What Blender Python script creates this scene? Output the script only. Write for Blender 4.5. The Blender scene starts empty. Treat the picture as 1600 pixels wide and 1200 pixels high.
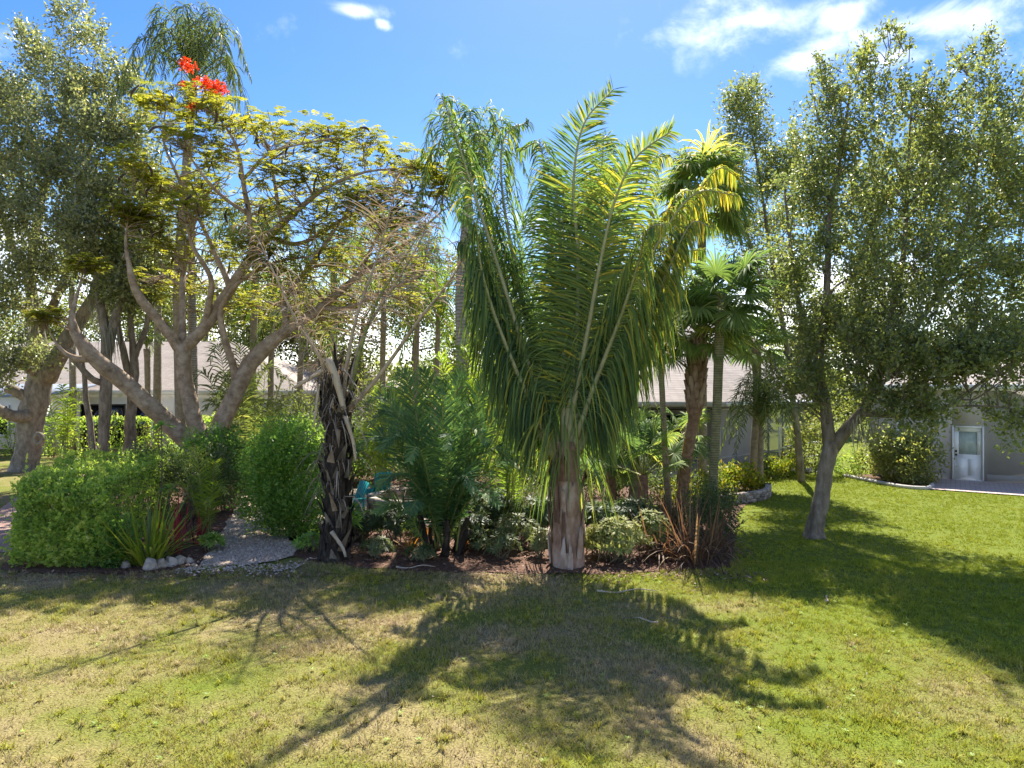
import bpy, math, random
import numpy as np
from mathutils import Vector, noise as mnoise

random.seed(7)
RNG = np.random.default_rng(7)
SC = bpy.context.scene
COL = SC.collection

# ------------------------------------------------------------------ camera
FPX = 1081.0
CAMZ = 3.75
cam = bpy.data.cameras.new('camera')
cam.sensor_width = 36.0
cam.lens = 36.0 * FPX / 1600.0
cam.clip_end = 3000
cam.clip_start = 0.1
camo = bpy.data.objects.new('camera', cam)
COL.objects.link(camo)
camo.location = (0, 0, CAMZ)
camo.rotation_euler = (math.radians(90), 0, 0)
SC.camera = camo

# ------------------------------------------------------------------ light, sky, exposure
SUN = Vector((0.12, 0.77, 1.0)).normalized()        # towards the sun
sun_el = math.asin(SUN.z)
sun_az = math.atan2(SUN.x, SUN.y)
sl = bpy.data.lights.new('sun', 'SUN')
sl.energy = 5.0
sl.angle = math.radians(0.5)
sl.color = (1.0, 0.93, 0.82)
so = bpy.data.objects.new('sun', sl)
COL.objects.link(so)
so.rotation_euler = SUN.to_track_quat('Z', 'Y').to_euler()
SC.view_settings.view_transform = 'Standard'
SC.view_settings.look = 'None'
SC.view_settings.gamma = 1.0
SC.view_settings.use_curve_mapping = False
SC.view_settings.exposure = 1.55
SC.cycles.max_bounces = 12
SC.cycles.diffuse_bounces = 8
SC.cycles.glossy_bounces = 2
SC.cycles.transmission_bounces = 6
SC.cycles.transparent_max_bounces = 12
SC.cycles.sample_clamp_indirect = 6.0

world = bpy.data.worlds.new('World')
SC.world = world
world.use_nodes = True


def world_sky():
    nt = world.node_tree
    nt.nodes.clear()
    N = nt.nodes.new
    lk = nt.links.new
    out = N('ShaderNodeOutputWorld')
    bg = N('ShaderNodeBackground')
    bg.inputs['Strength'].default_value = 0.11
    sky = N('ShaderNodeTexSky')
    sky.sky_type = 'NISHITA'
    sky.sun_disc = False
    sky.sun_elevation = sun_el
    sky.sun_rotation = sun_az
    sky.air_density = 1.0
    sky.dust_density = 0.3
    sky.ozone_density = 2.5
    hs = N('ShaderNodeHueSaturation')
    hs.inputs['Saturation'].default_value = 1.36
    hs.inputs['Hue'].default_value = 0.512
    hs.inputs['Value'].default_value = 0.67
    lk(sky.outputs[0], hs.inputs['Color'])
    tc = N('ShaderNodeTexCoord')
    sep = N('ShaderNodeSeparateXYZ')
    lk(tc.outputs['Generated'], sep.inputs[0])

    def math_(op, a, b=None, clamp=False):
        m = N('ShaderNodeMath')
        m.operation = op
        m.use_clamp = clamp
        for i, v in enumerate((a, b)):
            if v is None:
                continue
            if isinstance(v, (int, float)):
                m.inputs[i].default_value = v
            else:
                lk(v, m.inputs[i])
        return m.outputs[0]
    # direction noise shared by every cloud
    mp = N('ShaderNodeMapping')
    lk(tc.outputs['Generated'], mp.inputs['Vector'])
    mp.inputs['Scale'].default_value = (1.0, 1.0, 1.7)
    nz = N('ShaderNodeTexNoise')
    lk(mp.outputs[0], nz.inputs['Vector'])
    nz.inputs['Scale'].default_value = 11.0
    nz.inputs['Detail'].default_value = 8.0
    nz.inputs['Roughness'].default_value = 0.62
    nz.inputs['Distortion'].default_value = 0.4
    n1 = nz.outputs['Fac']
    nb = N('ShaderNodeTexNoise')
    lk(mp.outputs[0], nb.inputs['Vector'])
    nb.inputs['Scale'].default_value = 3.1
    nb.inputs['Detail'].default_value = 3.0
    n2 = nb.outputs['Fac']
    # single clouds: direction, half sizes, tilt
    clouds = [(1180, 30, 125, 36, .12), (1320, 22, 55, 26, .35), (1480, 34, 150, 40, .22),
              (1262, 92, 62, 30, .45), (556, 17, 48, 12, -.1), (598, 38, 16, 9, -.5), (1400, 85, 60, 24, .2),
              (1745, 60, 120, 45, .1), (-160, 80, 140, 40, .1), (880, -130, 160, 50, .1), (250, -190, 150, 45, -.1),
              (1350, -210, 190, 60, .2), (2300, -40, 260, 80, 0), (-900, -60, 260, 80, 0)]
    acc = None
    for (px, py, sx, sy, ang) in clouds:
        d = Vector(((px - 800) / FPX, 1.0, (600 - py) / FPX))
        k = d.length
        d.normalize()
        r = Vector((1, 0, 0))
        r = (r - d * r.dot(d)).normalized()
        u = r.cross(d)
        a = r * math.cos(ang) + u * math.sin(ang)
        b = u * math.cos(ang) - r * math.sin(ang)

        def dot(vec, s):
            v = N('ShaderNodeVectorMath')
            v.operation = 'DOT_PRODUCT'
            lk(tc.outputs['Generated'], v.inputs[0])
            v.inputs[1].default_value = vec
            return math_('MULTIPLY', v.outputs['Value'], s)
        ca = dot(a, FPX * k / sx)
        cb = dot(b, FPX * k / sy)
        front = N('ShaderNodeVectorMath')
        front.operation = 'DOT_PRODUCT'
        lk(tc.outputs['Generated'], front.inputs[0])
        front.inputs[1].default_value = d
        rr = math_('SQRT', math_('ADD', math_('MULTIPLY', ca, ca), math_('MULTIPLY', cb, cb)))
        e = math_('SUBTRACT', 1.0, rr)
        e = math_('MULTIPLY', e, math_('GREATER_THAN', front.outputs['Value'], 0.0))
        e = math_('ADD', e, math_('MULTIPLY', math_('SUBTRACT', front.outputs['Value'], 1.0), 0.2))
        acc = e if acc is None else math_('MAXIMUM', acc, e)
    acc = math_('MAXIMUM', acc, -1.2)
    dens = math_('ADD', acc, math_('MULTIPLY', math_('SUBTRACT', n1, 0.5), 3.4))
    ra = N('ShaderNodeMapRange')
    ra.interpolation_type = 'SMOOTHSTEP'
    lk(dens, ra.inputs['Value'])
    ra.inputs['From Min'].default_value = -0.3
    ra.inputs['From Max'].default_value = 1.9
    # low bank of clouds all round the horizon
    low = N('ShaderNodeMapRange')
    lk(sep.outputs['Z'], low.inputs['Value'])
    low.inputs['From Min'].default_value = 0.10
    low.inputs['From Max'].default_value = 0.32
    low.inputs['To Min'].default_value = 0.34
    low.inputs['To Max'].default_value = -0.55
    lowd = math_('ADD', low.outputs[0], math_('ADD', math_('MULTIPLY', math_('SUBTRACT', n1, 0.5), 1.6),
                                              math_('MULTIPLY', math_('SUBTRACT', n2, 0.5), 1.5)))
    rb = N('ShaderNodeMapRange')
    rb.interpolation_type = 'SMOOTHSTEP'
    lk(lowd, rb.inputs['Value'])
    rb.inputs['From Min'].default_value = -0.05
    rb.inputs['From Max'].default_value = 0.75
    # scattered clouds over the whole dome, added to raise fill light in the shade
    nc = N('ShaderNodeTexNoise')
    mp2 = N('ShaderNodeMapping')
    lk(tc.outputs['Generated'], mp2.inputs['Vector'])
    mp2.inputs['Location'].default_value = (2.14, 4.90, 3.33)
    lk(mp2.outputs[0], nc.inputs['Vector'])
    nc.inputs['Scale'].default_value = 2.6
    nc.inputs['Detail'].default_value = 9.0
    nc.inputs['Roughness'].default_value = 0.58
    rc = N('ShaderNodeMapRange')
    rc.interpolation_type = 'SMOOTHSTEP'
    lk(nc.outputs['Fac'], rc.inputs['Value'])
    rc.inputs['From Min'].default_value = 0.53
    rc.inputs['From Max'].default_value = 0.72
    cl = math_('MULTIPLY', math_('MAXIMUM', math_('MAXIMUM', ra.outputs[0], rb.outputs[0]), rc.outputs[0]), 0.85)
    mix = N('ShaderNodeMix')
    mix.data_type = 'RGBA'
    lk(cl, mix.inputs['Factor'])
    lk(hs.outputs[0], mix.inputs['A'])
    mix.inputs['B'].default_value = (9.5, 9.3, 9.0, 1)
    lk(mix.outputs['Result'], bg.inputs['Color'])
    lk(bg.outputs[0], out.inputs[0])


world_sky()


# ------------------------------------------------------------------ helpers
def P(px, py, d):
    return np.array([(px - 800) / FPX * d, d, CAMZ - (py - 600) / FPX * d])


def G(px, py):
    d = CAMZ * FPX / (py - 600)
    return np.array([(px - 800) / FPX * d, d, 0.0])


def nrm(a):
    a = np.asarray(a, float)
    return a / np.maximum(np.linalg.norm(a, axis=-1, keepdims=True), 1e-9)


def rand_unit(n):
    return nrm(RNG.normal(size=(n, 3)))


class MB:
    def __init__(self):
        self.V, self.Q, self.T, self.tint, self.n = [], [], [], [], 0

    def add(self, V, quads=None, tris=None, tint=0.5):
        V = np.asarray(V, float).reshape(-1, 3)
        self.V.append(V)
        if quads is not None and len(quads):
            self.Q.append(np.asarray(quads, int).reshape(-1, 4) + self.n)
        if tris is not None and len(tris):
            self.T.append(np.asarray(tris, int).reshape(-1, 3) + self.n)
        t = np.asarray(tint, float)
        self.tint.append(np.full(len(V), float(t)) if t.ndim == 0 else t.reshape(-1))
        self.n += len(V)

    def box(self, c, size, rz=0.0, tint=0.5, taper=1.0):
        sx, sy, sz = [s / 2 for s in size]
        pts = []
        for z, k in ((-sz, 1.0), (sz, taper)):
            for x, y in ((-sx, -sy), (sx, -sy), (sx, sy), (-sx, sy)):
                pts.append((x * k, y * k, z))
        pts = np.array(pts)
        ca, sa = math.cos(rz), math.sin(rz)
        R = np.array([[ca, -sa, 0], [sa, ca, 0], [0, 0, 1]])
        self.add(pts @ R.T + np.asarray(c, float),
                 [(0, 3, 2, 1), (4, 5, 6, 7), (0, 1, 5, 4), (1, 2, 6, 5), (2, 3, 7, 6), (3, 0, 4, 7)], tint=tint)

    def beam(self, a, b, w, h, up=(0, 0, 1), tint=0.5):
        a, b = np.asarray(a, float), np.asarray(b, float)
        t = nrm(b - a)
        s = np.cross(t, up)
        if np.linalg.norm(s) < 1e-4:
            s = np.array([1.0, 0, 0])
        s = nrm(s)
        u = np.cross(s, t)
        pts = []
        for p in (a, b):
            for i, j in ((-1, -1), (1, -1), (1, 1), (-1, 1)):
                pts.append(p + s * i * w / 2 + u * j * h / 2)
        self.add(pts, [(0, 3, 2, 1), (4, 5, 6, 7), (0, 1, 5, 4), (1, 2, 6, 5), (2, 3, 7, 6), (3, 0, 4, 7)], tint=tint)

    def prism(self, poly, z0, z1, tint=0.5):
        n = len(poly)
        pts = [(x, y, z0) for x, y in poly] + [(x, y, z1) for x, y in poly]
        q = [(i, (i + 1) % n, n + (i + 1) % n, n + i) for i in range(n)]
        t = [(n, n + i, n + i + 1) for i in range(1, n - 1)] + [(0, i + 1, i) for i in range(1, n - 1)]
        self.add(pts, q, t, tint)

    def tube(self, pts, rad, sides=8, rough=0.0, tint=0.5, cap=True):
        pts = np.asarray(pts, float)
        rad = np.asarray(rad, float)
        m = len(pts)
        T = nrm(np.gradient(pts, axis=0))
        ref = np.array([0.31, 0.95, 0.1]) if abs(T[0][2]) > 0.6 else np.array([0.1, 0.2, 1.0])
        S = nrm(np.cross(T, ref))
        U = np.cross(S, T)
        a = np.linspace(0, 2 * np.pi, sides, endpoint=False)
        ca, sa = np.cos(a), np.sin(a)
        r = rad[:, None] * (1 + (RNG.uniform(-rough, rough, (m, sides)) if rough else 0))
        V = pts[:, None, :] + r[..., None] * (ca[None, :, None] * S[:, None, :] + sa[None, :, None] * U[:, None, :])
        i = np.arange(m - 1)[:, None] * sides
        j = np.arange(sides)[None, :]
        k = (j + 1) % sides
        Q = np.stack([i + j, i + k, i + sides + k, i + sides + j], -1).reshape(-1, 4)
        tris = []
        if cap:
            b = (m - 1) * sides
            tris = [(b, b + q, b + q + 1) for q in range(1, sides - 1)] + [(0, q + 1, q) for q in range(1, sides - 1)]
        self.add(V, Q, tris, tint)

    def strips(self, B, D, W, L, wd, nseg=3, droop=0.0, tint=0.5, prof=None):
        B, D, W = (np.asarray(x, float).reshape(-1, 3) for x in (B, D, W))
        n = len(B)
        if n == 0:
            return
        L = np.broadcast_to(np.asarray(L, float), (n,))
        wd = np.broadcast_to(np.asarray(wd, float), (n,))
        droop = np.broadcast_to(np.asarray(droop, float), (n,))
        tint = np.broadcast_to(np.asarray(tint, float), (n,))
        if prof is None:
            prof = [0.5, 1.0, 0.85, 0.08] if nseg == 3 else list(0.08 + 0.92 * np.sin(np.linspace(0.5, np.pi - 0.02, nseg + 1)))
        c = B.copy()
        V = np.zeros((n, nseg + 1, 2, 3))
        for k in range(nseg + 1):
            t = k / nseg
            Dk = D + droop[:, None] * t * np.array([0, 0, -2.0])
            Dk = nrm(Dk)
            Wk = nrm(W - Dk * np.sum(W * Dk, 1, keepdims=True))
            h = (wd * prof[k] / 2)[:, None]
            V[:, k, 0] = c - Wk * h
            V[:, k, 1] = c + Wk * h
            c = c + Dk * (L / nseg)[:, None]
        base = (np.arange(n) * (nseg + 1) * 2)[:, None]
        k = np.arange(nseg)[None, :] * 2
        Q = np.stack([base + k, base + k + 1, base + k + 3, base + k + 2], -1).reshape(-1, 4)
        self.add(V, Q, None, np.repeat(tint, (nseg + 1) * 2))

    def leaves(self, B, D, W, L, wd, tint=0.5):
        B, D, W = (np.asarray(x, float).reshape(-1, 3) for x in (B, D, W))
        n = len(B)
        if n == 0:
            return
        L = np.broadcast_to(np.asarray(L, float), (n,))[:, None]
        wd = np.broadcast_to(np.asarray(wd, float), (n,))[:, None]
        Nn = np.cross(D, W)
        V = np.stack([B, B + D * L * .45 + W * wd / 2 + Nn * wd * .18, B + D * L, B + D * L * .45 - W * wd / 2 + Nn * wd * .18], 1)
        i = np.arange(n)[:, None] * 4
        # two triangles folded on the midrib
        T = np.concatenate([np.hstack([i, i + 1, i + 2]), np.hstack([i, i + 2, i + 3])])
        self.add(V, None, T, np.repeat(np.broadcast_to(np.asarray(tint, float), (n,)), 4))

    def build(self, name, mat, parent=None, smooth=False, kind=None):
        me = bpy.data.meshes.new(name)
        V = np.concatenate(self.V) if self.V else np.zeros((0, 3))
        off = np.zeros(3)
        p = parent
        while p is not None:
            off += np.array(p.location)
            p = p.parent
        V = V - off
        Q = np.concatenate(self.Q) if self.Q else np.zeros((0, 4), int)
        T = np.concatenate(self.T) if self.T else np.zeros((0, 3), int)
        me.vertices.add(len(V))
        me.vertices.foreach_set('co', V.astype(np.float32).ravel())
        loops = np.concatenate([Q.ravel(), T.ravel()]).astype(np.int32)
        starts = np.concatenate([np.arange(len(Q)) * 4, len(Q) * 4 + np.arange(len(T)) * 3]).astype(np.int32)
        me.loops.add(len(loops))
        me.loops.foreach_set('vertex_index', loops)
        me.polygons.add(len(starts))
        me.polygons.foreach_set('loop_start', starts)
        if smooth:
            me.polygons.foreach_set('use_smooth', np.ones(len(starts), bool))
        me.update(calc_edges=True)
        at = me.attributes.new('tint', 'FLOAT', 'POINT')
        at.data.foreach_set('value', np.concatenate(self.tint).astype(np.float32))
        me.materials.append(mat)
        o = bpy.data.objects.new(name, me)
        COL.objects.link(o)
        o.parent = parent
        if kind:
            o['kind'] = kind
        return o


def thing(name, loc, label, cat, group=None):
    o = bpy.data.objects.new(name, None)
    o.empty_display_size = 0.2
    COL.objects.link(o)
    o.location = [float(v) for v in loc]
    return tag(o, label, cat, group)


def tag(o, label, cat, group=None):
    o['label'] = label
    o['category'] = cat
    if group:
        o['group'] = group
    return o


def spline(pts, n, extra=None):
    """Catmull-Rom through pts (any dimension), n samples by chord length."""
    p = np.asarray(pts, float)
    if len(p) == 2:
        t = np.linspace(0, 1, n)[:, None]
        return p[0] * (1 - t) + p[1] * t
    ext = np.vstack([2 * p[0] - p[1], p, 2 * p[-1] - p[-2]])
    d = np.linalg.norm(np.diff(p[:, :3], axis=0), axis=1)
    cum = np.concatenate([[0], np.cumsum(d)])
    s = np.linspace(0, cum[-1], n)
    seg = np.clip(np.searchsorted(cum, s, 'right') - 1, 0, len(p) - 2)
    t = ((s - cum[seg]) / np.maximum(d[seg], 1e-9))[:, None]
    a, b, c, e = ext[seg], ext[seg + 1], ext[seg + 2], ext[seg + 3]
    return 0.5 * (2 * b + (c - a) * t + (2 * a - 5 * b + 4 * c - e) * t ** 2 + (3 * b - a - 3 * c + e) * t ** 3)


# ------------------------------------------------------------------ materials
def new_mat(name):
    m = bpy.data.materials.new(name)
    m.use_nodes = True
    nt = m.node_tree
    b = nt.nodes['Principled BSDF']
    return m, nt, b


def ramp(nt, stops):
    r = nt.nodes.new('ShaderNodeValToRGB')
    el = r.color_ramp.elements
    while len(el) < len(stops):
        el.new(0.5)
    for e, (p, c) in zip(el, stops):
        e.position = p
        e.color = (c[0], c[1], c[2], 1)
    return r


def leaf_mat(name, stops, rough=0.45, trans=0.35, tcol=(1.12, 1.16, 0.66), spec=0.5):
    """stops: list of colours along 'tint' 0..1"""
    m, nt, b = new_mat(name)
    at = nt.nodes.new('ShaderNodeAttribute')
    at.attribute_name = 'tint'
    n = len(stops)
    r = ramp(nt, [(i / (n - 1), c) for i, c in enumerate(stops)])
    nt.links.new(at.outputs['Fac'], r.inputs[0])
    nt.links.new(r.outputs[0], b.inputs['Base Color'])
    b.inputs['Roughness'].default_value = rough
    b.inputs['Specular IOR Level'].default_value = spec
    tr = nt.nodes.new('ShaderNodeBsdfTranslucent')
    mul = nt.nodes.new('ShaderNodeMix')
    mul.data_type = 'RGBA'
    mul.blend_type = 'MULTIPLY'
    mul.inputs['Factor'].default_value = 1.0
    nt.links.new(r.outputs[0], mul.inputs['A'])
    mul.inputs['B'].default_value = (tcol[0] * 1.6, tcol[1] * 1.6, tcol[2] * 1.6, 1)
    nt.links.new(mul.outputs['Result'], tr.inputs['Color'])
    mx = nt.nodes.new('ShaderNodeMixShader')
    mx.inputs[0].default_value = trans
    nt.links.new(b.outputs[0], mx.inputs[1])
    nt.links.new(tr.outputs[0], mx.inputs[2])
    nt.links.new(mx.outputs[0], nt.nodes['Material Output'].inputs['Surface'])
    return m


def noise_mat(name, stops, scale=5.0, rough=0.85, bump=0.3, bscale=None, detail=6.0, stretch=(1, 1, 1), dist=0.02, spec=0.3, tint=False):
    m, nt, b = new_mat(name)
    ge = nt.nodes.new('ShaderNodeNewGeometry')
    mp = nt.nodes.new('ShaderNodeMapping')
    mp.inputs['Scale'].default_value = stretch
    nt.links.new(ge.outputs['Position'], mp.inputs[0])
    nz = nt.nodes.new('ShaderNodeTexNoise')
    nz.inputs['Scale'].default_value = scale
    nz.inputs['Detail'].default_value = detail
    nz.inputs['Roughness'].default_value = 0.65
    nt.links.new(mp.outputs[0], nz.inputs['Vector'])
    n = len(stops)
    r = ramp(nt, [(0.3 + 0.4 * i / max(n - 1, 1), c) for i, c in enumerate(stops)])
    src = nz.outputs['Fac']
    if tint:
        at = nt.nodes.new('ShaderNodeAttribute')
        at.attribute_name = 'tint'
        ma = nt.nodes.new('ShaderNodeMath')
        ma.operation = 'MULTIPLY_ADD'
        nt.links.new(at.outputs['Fac'], ma.inputs[0])
        ma.inputs[1].default_value = 0.5
        ma.inputs[2].default_value = -0.25
        ad = nt.nodes.new('ShaderNodeMath')
        nt.links.new(ma.outputs[0], ad.inputs[0])
        nt.links.new(src, ad.inputs[1])
        src = ad.outputs[0]
    nt.links.new(src, r.inputs[0])
    nt.links.new(r.outputs[0], b.inputs['Base Color'])
    b.inputs['Roughness'].default_value = rough
    b.inputs['Specular IOR Level'].default_value = spec
    if bump:
        n2 = nt.nodes.new('ShaderNodeTexNoise')
        n2.inputs['Scale'].default_value = bscale or scale * 3
        n2.inputs['Detail'].default_value = 5
        nt.links.new(mp.outputs[0], n2.inputs['Vector'])
        bp = nt.nodes.new('ShaderNodeBump')
        bp.inputs['Strength'].default_value = bump
        bp.inputs['Distance'].default_value = dist
        nt.links.new(n2.outputs['Fac'], bp.inputs['Height'])
        nt.links.new(bp.outputs[0], b.inputs['Normal'])
    return m


def ring_mat(name, c1, c2, scale=6.0, rough=0.85):
    """palm trunk: leaf-scar rings along z"""
    m, nt, b = new_mat(name)
    ge = nt.nodes.new('ShaderNodeNewGeometry')
    wv = nt.nodes.new('ShaderNodeTexWave')
    wv.wave_type = 'BANDS'
    wv.bands_direction = 'Z'
    wv.inputs['Scale'].default_value = scale
    wv.inputs['Distortion'].default_value = 2.5
    wv.inputs['Detail'].default_value = 3
    wv.inputs['Detail Scale'].default_value = 3
    nt.links.new(ge.outputs['Position'], wv.inputs['Vector'])
    nz = nt.nodes.new('ShaderNodeTexNoise')
    nz.inputs['Scale'].default_value = 7
    nz.inputs['Detail'].default_value = 6
    nt.links.new(ge.outputs['Position'], nz.inputs['Vector'])
    ad = nt.nodes.new('ShaderNodeMath')
    ad.operation = 'MULTIPLY_ADD'
    nt.links.new(wv.outputs['Fac'], ad.inputs[0])
    ad.inputs[1].default_value = 0.4
    nt.links.new(nz.outputs['Fac'], ad.inputs[2])
    r = ramp(nt, [(0.4, c1), (0.95, c2)])
    nt.links.new(ad.outputs[0], r.inputs[0])
    nt.links.new(r.outputs[0], b.inputs['Base Color'])
    b.inputs['Roughness'].default_value = rough
    bp = nt.nodes.new('ShaderNodeBump')
    bp.inputs['Strength'].default_value = 0.5
    bp.inputs['Distance'].default_value = 0.03
    nt.links.new(ad.outputs[0], bp.inputs['Height'])
    nt.links.new(bp.outputs[0], b.inputs['Normal'])
    return m


def flat_mat(name, c, rough=0.6, var=0.12, scale=3.0, bump=0.0, spec=0.4, metal=0.0):
    k1, k2 = 1 - var, 1 + var
    m = noise_mat(name, [tuple(v * k1 for v in c), tuple(v * k2 for v in c)], scale, rough, bump, spec=spec)
    m.node_tree.nodes['Principled BSDF'].inputs['Metallic'].default_value = metal
    return m


M = {}
M['oak_leaf'] = leaf_mat('oak_leaf', [(0.0718, 0.0918, 0.0551), (0.1344, 0.1669, 0.0677), (0.2352, 0.2544, 0.0767), (0.3809, 0.3256, 0.1074)], rough=0.38, trans=0.46, spec=0.6)
M['oak_leaf_grey'] = leaf_mat('oak_leaf_grey', [(0.0811, 0.0982, 0.0704), (0.1507, 0.1714, 0.0939), (0.2548, 0.2613, 0.1175), (0.4171, 0.3553, 0.1762)], rough=0.38, trans=0.46, spec=0.7)
M['hedge_leaf'] = leaf_mat('hedge_leaf', [(0.0768, 0.1234, 0.0354), (0.1789, 0.2672, 0.053), (0.3065, 0.4111, 0.0737), (0.5621, 0.5345, 0.147)], rough=0.5, trans=0.48, spec=0.35)
M['shrub_leaf'] = leaf_mat('shrub_leaf', [(0.0522, 0.1008, 0.036), (0.115, 0.2184, 0.048), (0.1878, 0.3191, 0.0601), (0.3339, 0.42, 0.0902)], rough=0.45, trans=0.5, spec=0.35)
M['dark_shrub_leaf'] = leaf_mat('dark_shrub_leaf', [(0.0322, 0.0492, 0.0244), (0.0646, 0.0984, 0.0383), (0.1129, 0.1405, 0.0609), (0.1935, 0.1968, 0.0869)], rough=0.5, trans=0.4, spec=0.3)
M['far_leaf'] = leaf_mat('far_leaf', [(0.0477, 0.063, 0.027), (0.0954, 0.1164, 0.036), (0.159, 0.1746, 0.045), (0.2544, 0.2328, 0.075)], rough=0.5, trans=0.5)
M['variegated_leaf'] = leaf_mat('variegated_leaf', [(0.045, 0.081, 0.018), (0.117, 0.162, 0.0405), (0.27, 0.27, 0.09), (0.378, 0.36, 0.144)], rough=0.6, trans=0.35, spec=0.2)
M['croton_leaf'] = leaf_mat('croton_leaf', [(0.04, 0.08, 0.015), (0.16, 0.2, 0.02), (0.35, 0.3, 0.03), (0.4, 0.12, 0.03)], rough=0.5, trans=0.4, spec=0.3)
M['poinciana_leaf'] = leaf_mat('poinciana_leaf', [(0.0834, 0.0972, 0.0195), (0.1529, 0.1598, 0.0223), (0.2363, 0.2293, 0.0251), (0.3614, 0.2918, 0.0306)], rough=0.6, trans=0.56)
M['flower'] = leaf_mat('flower', [(.45, .03, .008), (.65, .06, .01), (.75, .13, .02)], rough=.5, trans=.4, tcol=(1.0, .7, .5))
M['palm_leaf'] = leaf_mat('palm_leaf', [(0.0342, 0.0682, 0.0382), (0.0762, 0.1333, 0.0542), (0.1619, 0.2194, 0.0598), (0.3806, 0.3249, 0.0542), (0.799, 0.4874, 0.0542)], rough=0.65, trans=0.4, spec=0.18, tcol=(1.05, 1.2, .55))
M['queen_leaf'] = leaf_mat('queen_leaf', [(0.0434, 0.0662, 0.0369), (0.0941, 0.1192, 0.0512), (0.1737, 0.1853, 0.0614), (0.3617, 0.3045, 0.1229)], rough=0.65, trans=0.42, spec=0.18, tcol=(1.05, 1.2, .55))
M['blue_palm_leaf'] = leaf_mat('blue_palm_leaf', [(0.0375, 0.0793, 0.0433), (0.0748, 0.1475, 0.0626), (0.156, 0.2551, 0.0843), (0.6236, 0.4536, 0.0723)], rough=0.55, trans=0.34, spec=0.18)
M['bright_palm_leaf'] = leaf_mat('bright_palm_leaf', [(0.0636, 0.1067, 0.021), (0.1272, 0.194, 0.024), (0.212, 0.2716, 0.03), (0.318, 0.291, 0.045)], rough=0.55, trans=.5)
M['fan_leaf'] = leaf_mat('fan_leaf', [(0.0442, 0.0854, 0.0435), (0.0994, 0.1612, 0.0597), (0.1766, 0.2372, 0.0761), (0.4416, 0.3605, 0.0815)], rough=0.65, trans=0.46, spec=0.18)
M['strap_leaf'] = leaf_mat('strap_leaf', [(.06, .09, .02), (.13, .19, .02), (.25, .29, .025), (.4, .33, .06)], rough=.42, trans=.35)
M['red_strap_leaf'] = leaf_mat('red_strap_leaf', [(.06, .038, .026), (.12, .07, .045), (.18, .115, .065), (.3, .23, .13)], rough=0.6, trans=0.35, tcol=(1.2, .95, .7), spec=0.25)
M['pink_leaf'] = leaf_mat('pink_leaf', [(0.16, 0.032, 0.04), (0.36, 0.04, 0.064), (0.4, 0.128, 0.128)], rough=0.5, trans=0.4, tcol=(1.1, .8, .8), spec=0.3)
M['orange_leaf'] = leaf_mat('orange_leaf', [(.25, .12, .02), (.5, .24, .03), (.6, .36, .06)], rough=.45, trans=.35, tcol=(1.1, .9, .5))
M['dry_leaf'] = leaf_mat('dry_leaf', [(0.09, 0.0713, 0.0525), (0.18, 0.1425, 0.105), (0.27, 0.225, 0.1725), (0.375, 0.33, 0.27)], rough=0.8, trans=0.2, tcol=(1.1, .9, .7), spec=0.2)
M['moss'] = leaf_mat('moss', [(.14, .14, .1), (.24, .23, .18), (.32, .31, .25)], rough=.9, trans=.3, tcol=(1, 1, .8))
M['oak_bark'] = noise_mat('oak_bark', [(.09, .07, .05), (.2, .165, .125), (.31, .265, .21)], 7, .92, .9, 22, stretch=(1, 1, .35), dist=.04)
M['grey_bark'] = noise_mat('grey_bark', [(.1, .085, .065), (.22, .19, .15), (.34, .3, .25)], 6, .92, .7, 20, stretch=(1, 1, .5), dist=.03)
M['poinciana_bark'] = noise_mat('poinciana_bark', [(.14, .095, .062), (.29, .215, .15), (.45, .36, .27)], 4, .9, .5, 16, dist=.025)
M['stem'] = noise_mat('stem', [(.12, .1, .06), (.22, .18, .12)], 9, .85, .3)
M['royal_trunk'] = ring_mat('royal_trunk', (.16, .13, .1), (.36, .32, .27), 3.0)
M['ring_trunk'] = ring_mat('ring_trunk', (.14, .105, .065), (.33, .27, .19), 7.0)
M['green_ring_trunk'] = ring_mat('green_ring_trunk', (.09, .09, .04), (.24, .22, .12), 5.0)
M['boot_trunk'] = noise_mat('boot_trunk', [(.1, .055, .035), (.22, .13, .085), (.33, .22, .16)], 9, .9, .7, 25, dist=.03)
M['boot'] = noise_mat('boot', [(.15, .085, .055), (.27, .17, .115), (.38, .27, .2)], 6, .85, .4, tint=True)
M['palm_base'] = noise_mat('palm_base', [(.13, .075, .048), (.3, .195, .135), (.5, .41, .34)], 4, .9, .5, 18, stretch=(1, 1, .4), tint=True)
M['petiole'] = noise_mat('petiole', [(.09, .12, .025), (.2, .22, .06), (.3, .28, .1)], 5, .5, .1, tint=True)
M['pale_rachis'] = noise_mat('pale_rachis', [(.2, .21, .09), (.36, .34, .18)], 5, .45, .1)
M['dead_stalk'] = noise_mat('dead_stalk', [(.17, .13, .09), (.34, .27, .19), (.48, .4, .3)], 5, .85, .4, stretch=(1, 1, .4), tint=True)
M['charred'] = noise_mat('charred', [(.012, .01, .009), (.035, .028, .022), (.1, .075, .055)], 8, .9, .9, 22, stretch=(1, 1, .4), dist=.05)
M['pod'] = flat_mat('pod', (.055, .03, .02), .6, .4, 8)
M['old_fibre'] = noise_mat('old_fibre', [(.035, .028, .022), (.1, .082, .065), (.22, .19, .155)], 7, .95, .6, 20, stretch=(1, 1, .3), tint=True)
M['mulch'] = noise_mat('mulch', [(.045, .022, .014), (.1, .05, .03), (.17, .095, .06)], 14, .95, .8, 40, dist=.03)
M['chip'] = leaf_mat('chip', [(.05, .026, .017), (.12, .06, .038), (.22, .13, .085), (.36, .28, .2)], rough=.9, trans=0.0)
M['gravel'] = noise_mat('gravel', [(.17, .12, .08), (.36, .275, .195), (.52, .42, .31)], 40, .9, .8, 60, dist=.02)
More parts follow.
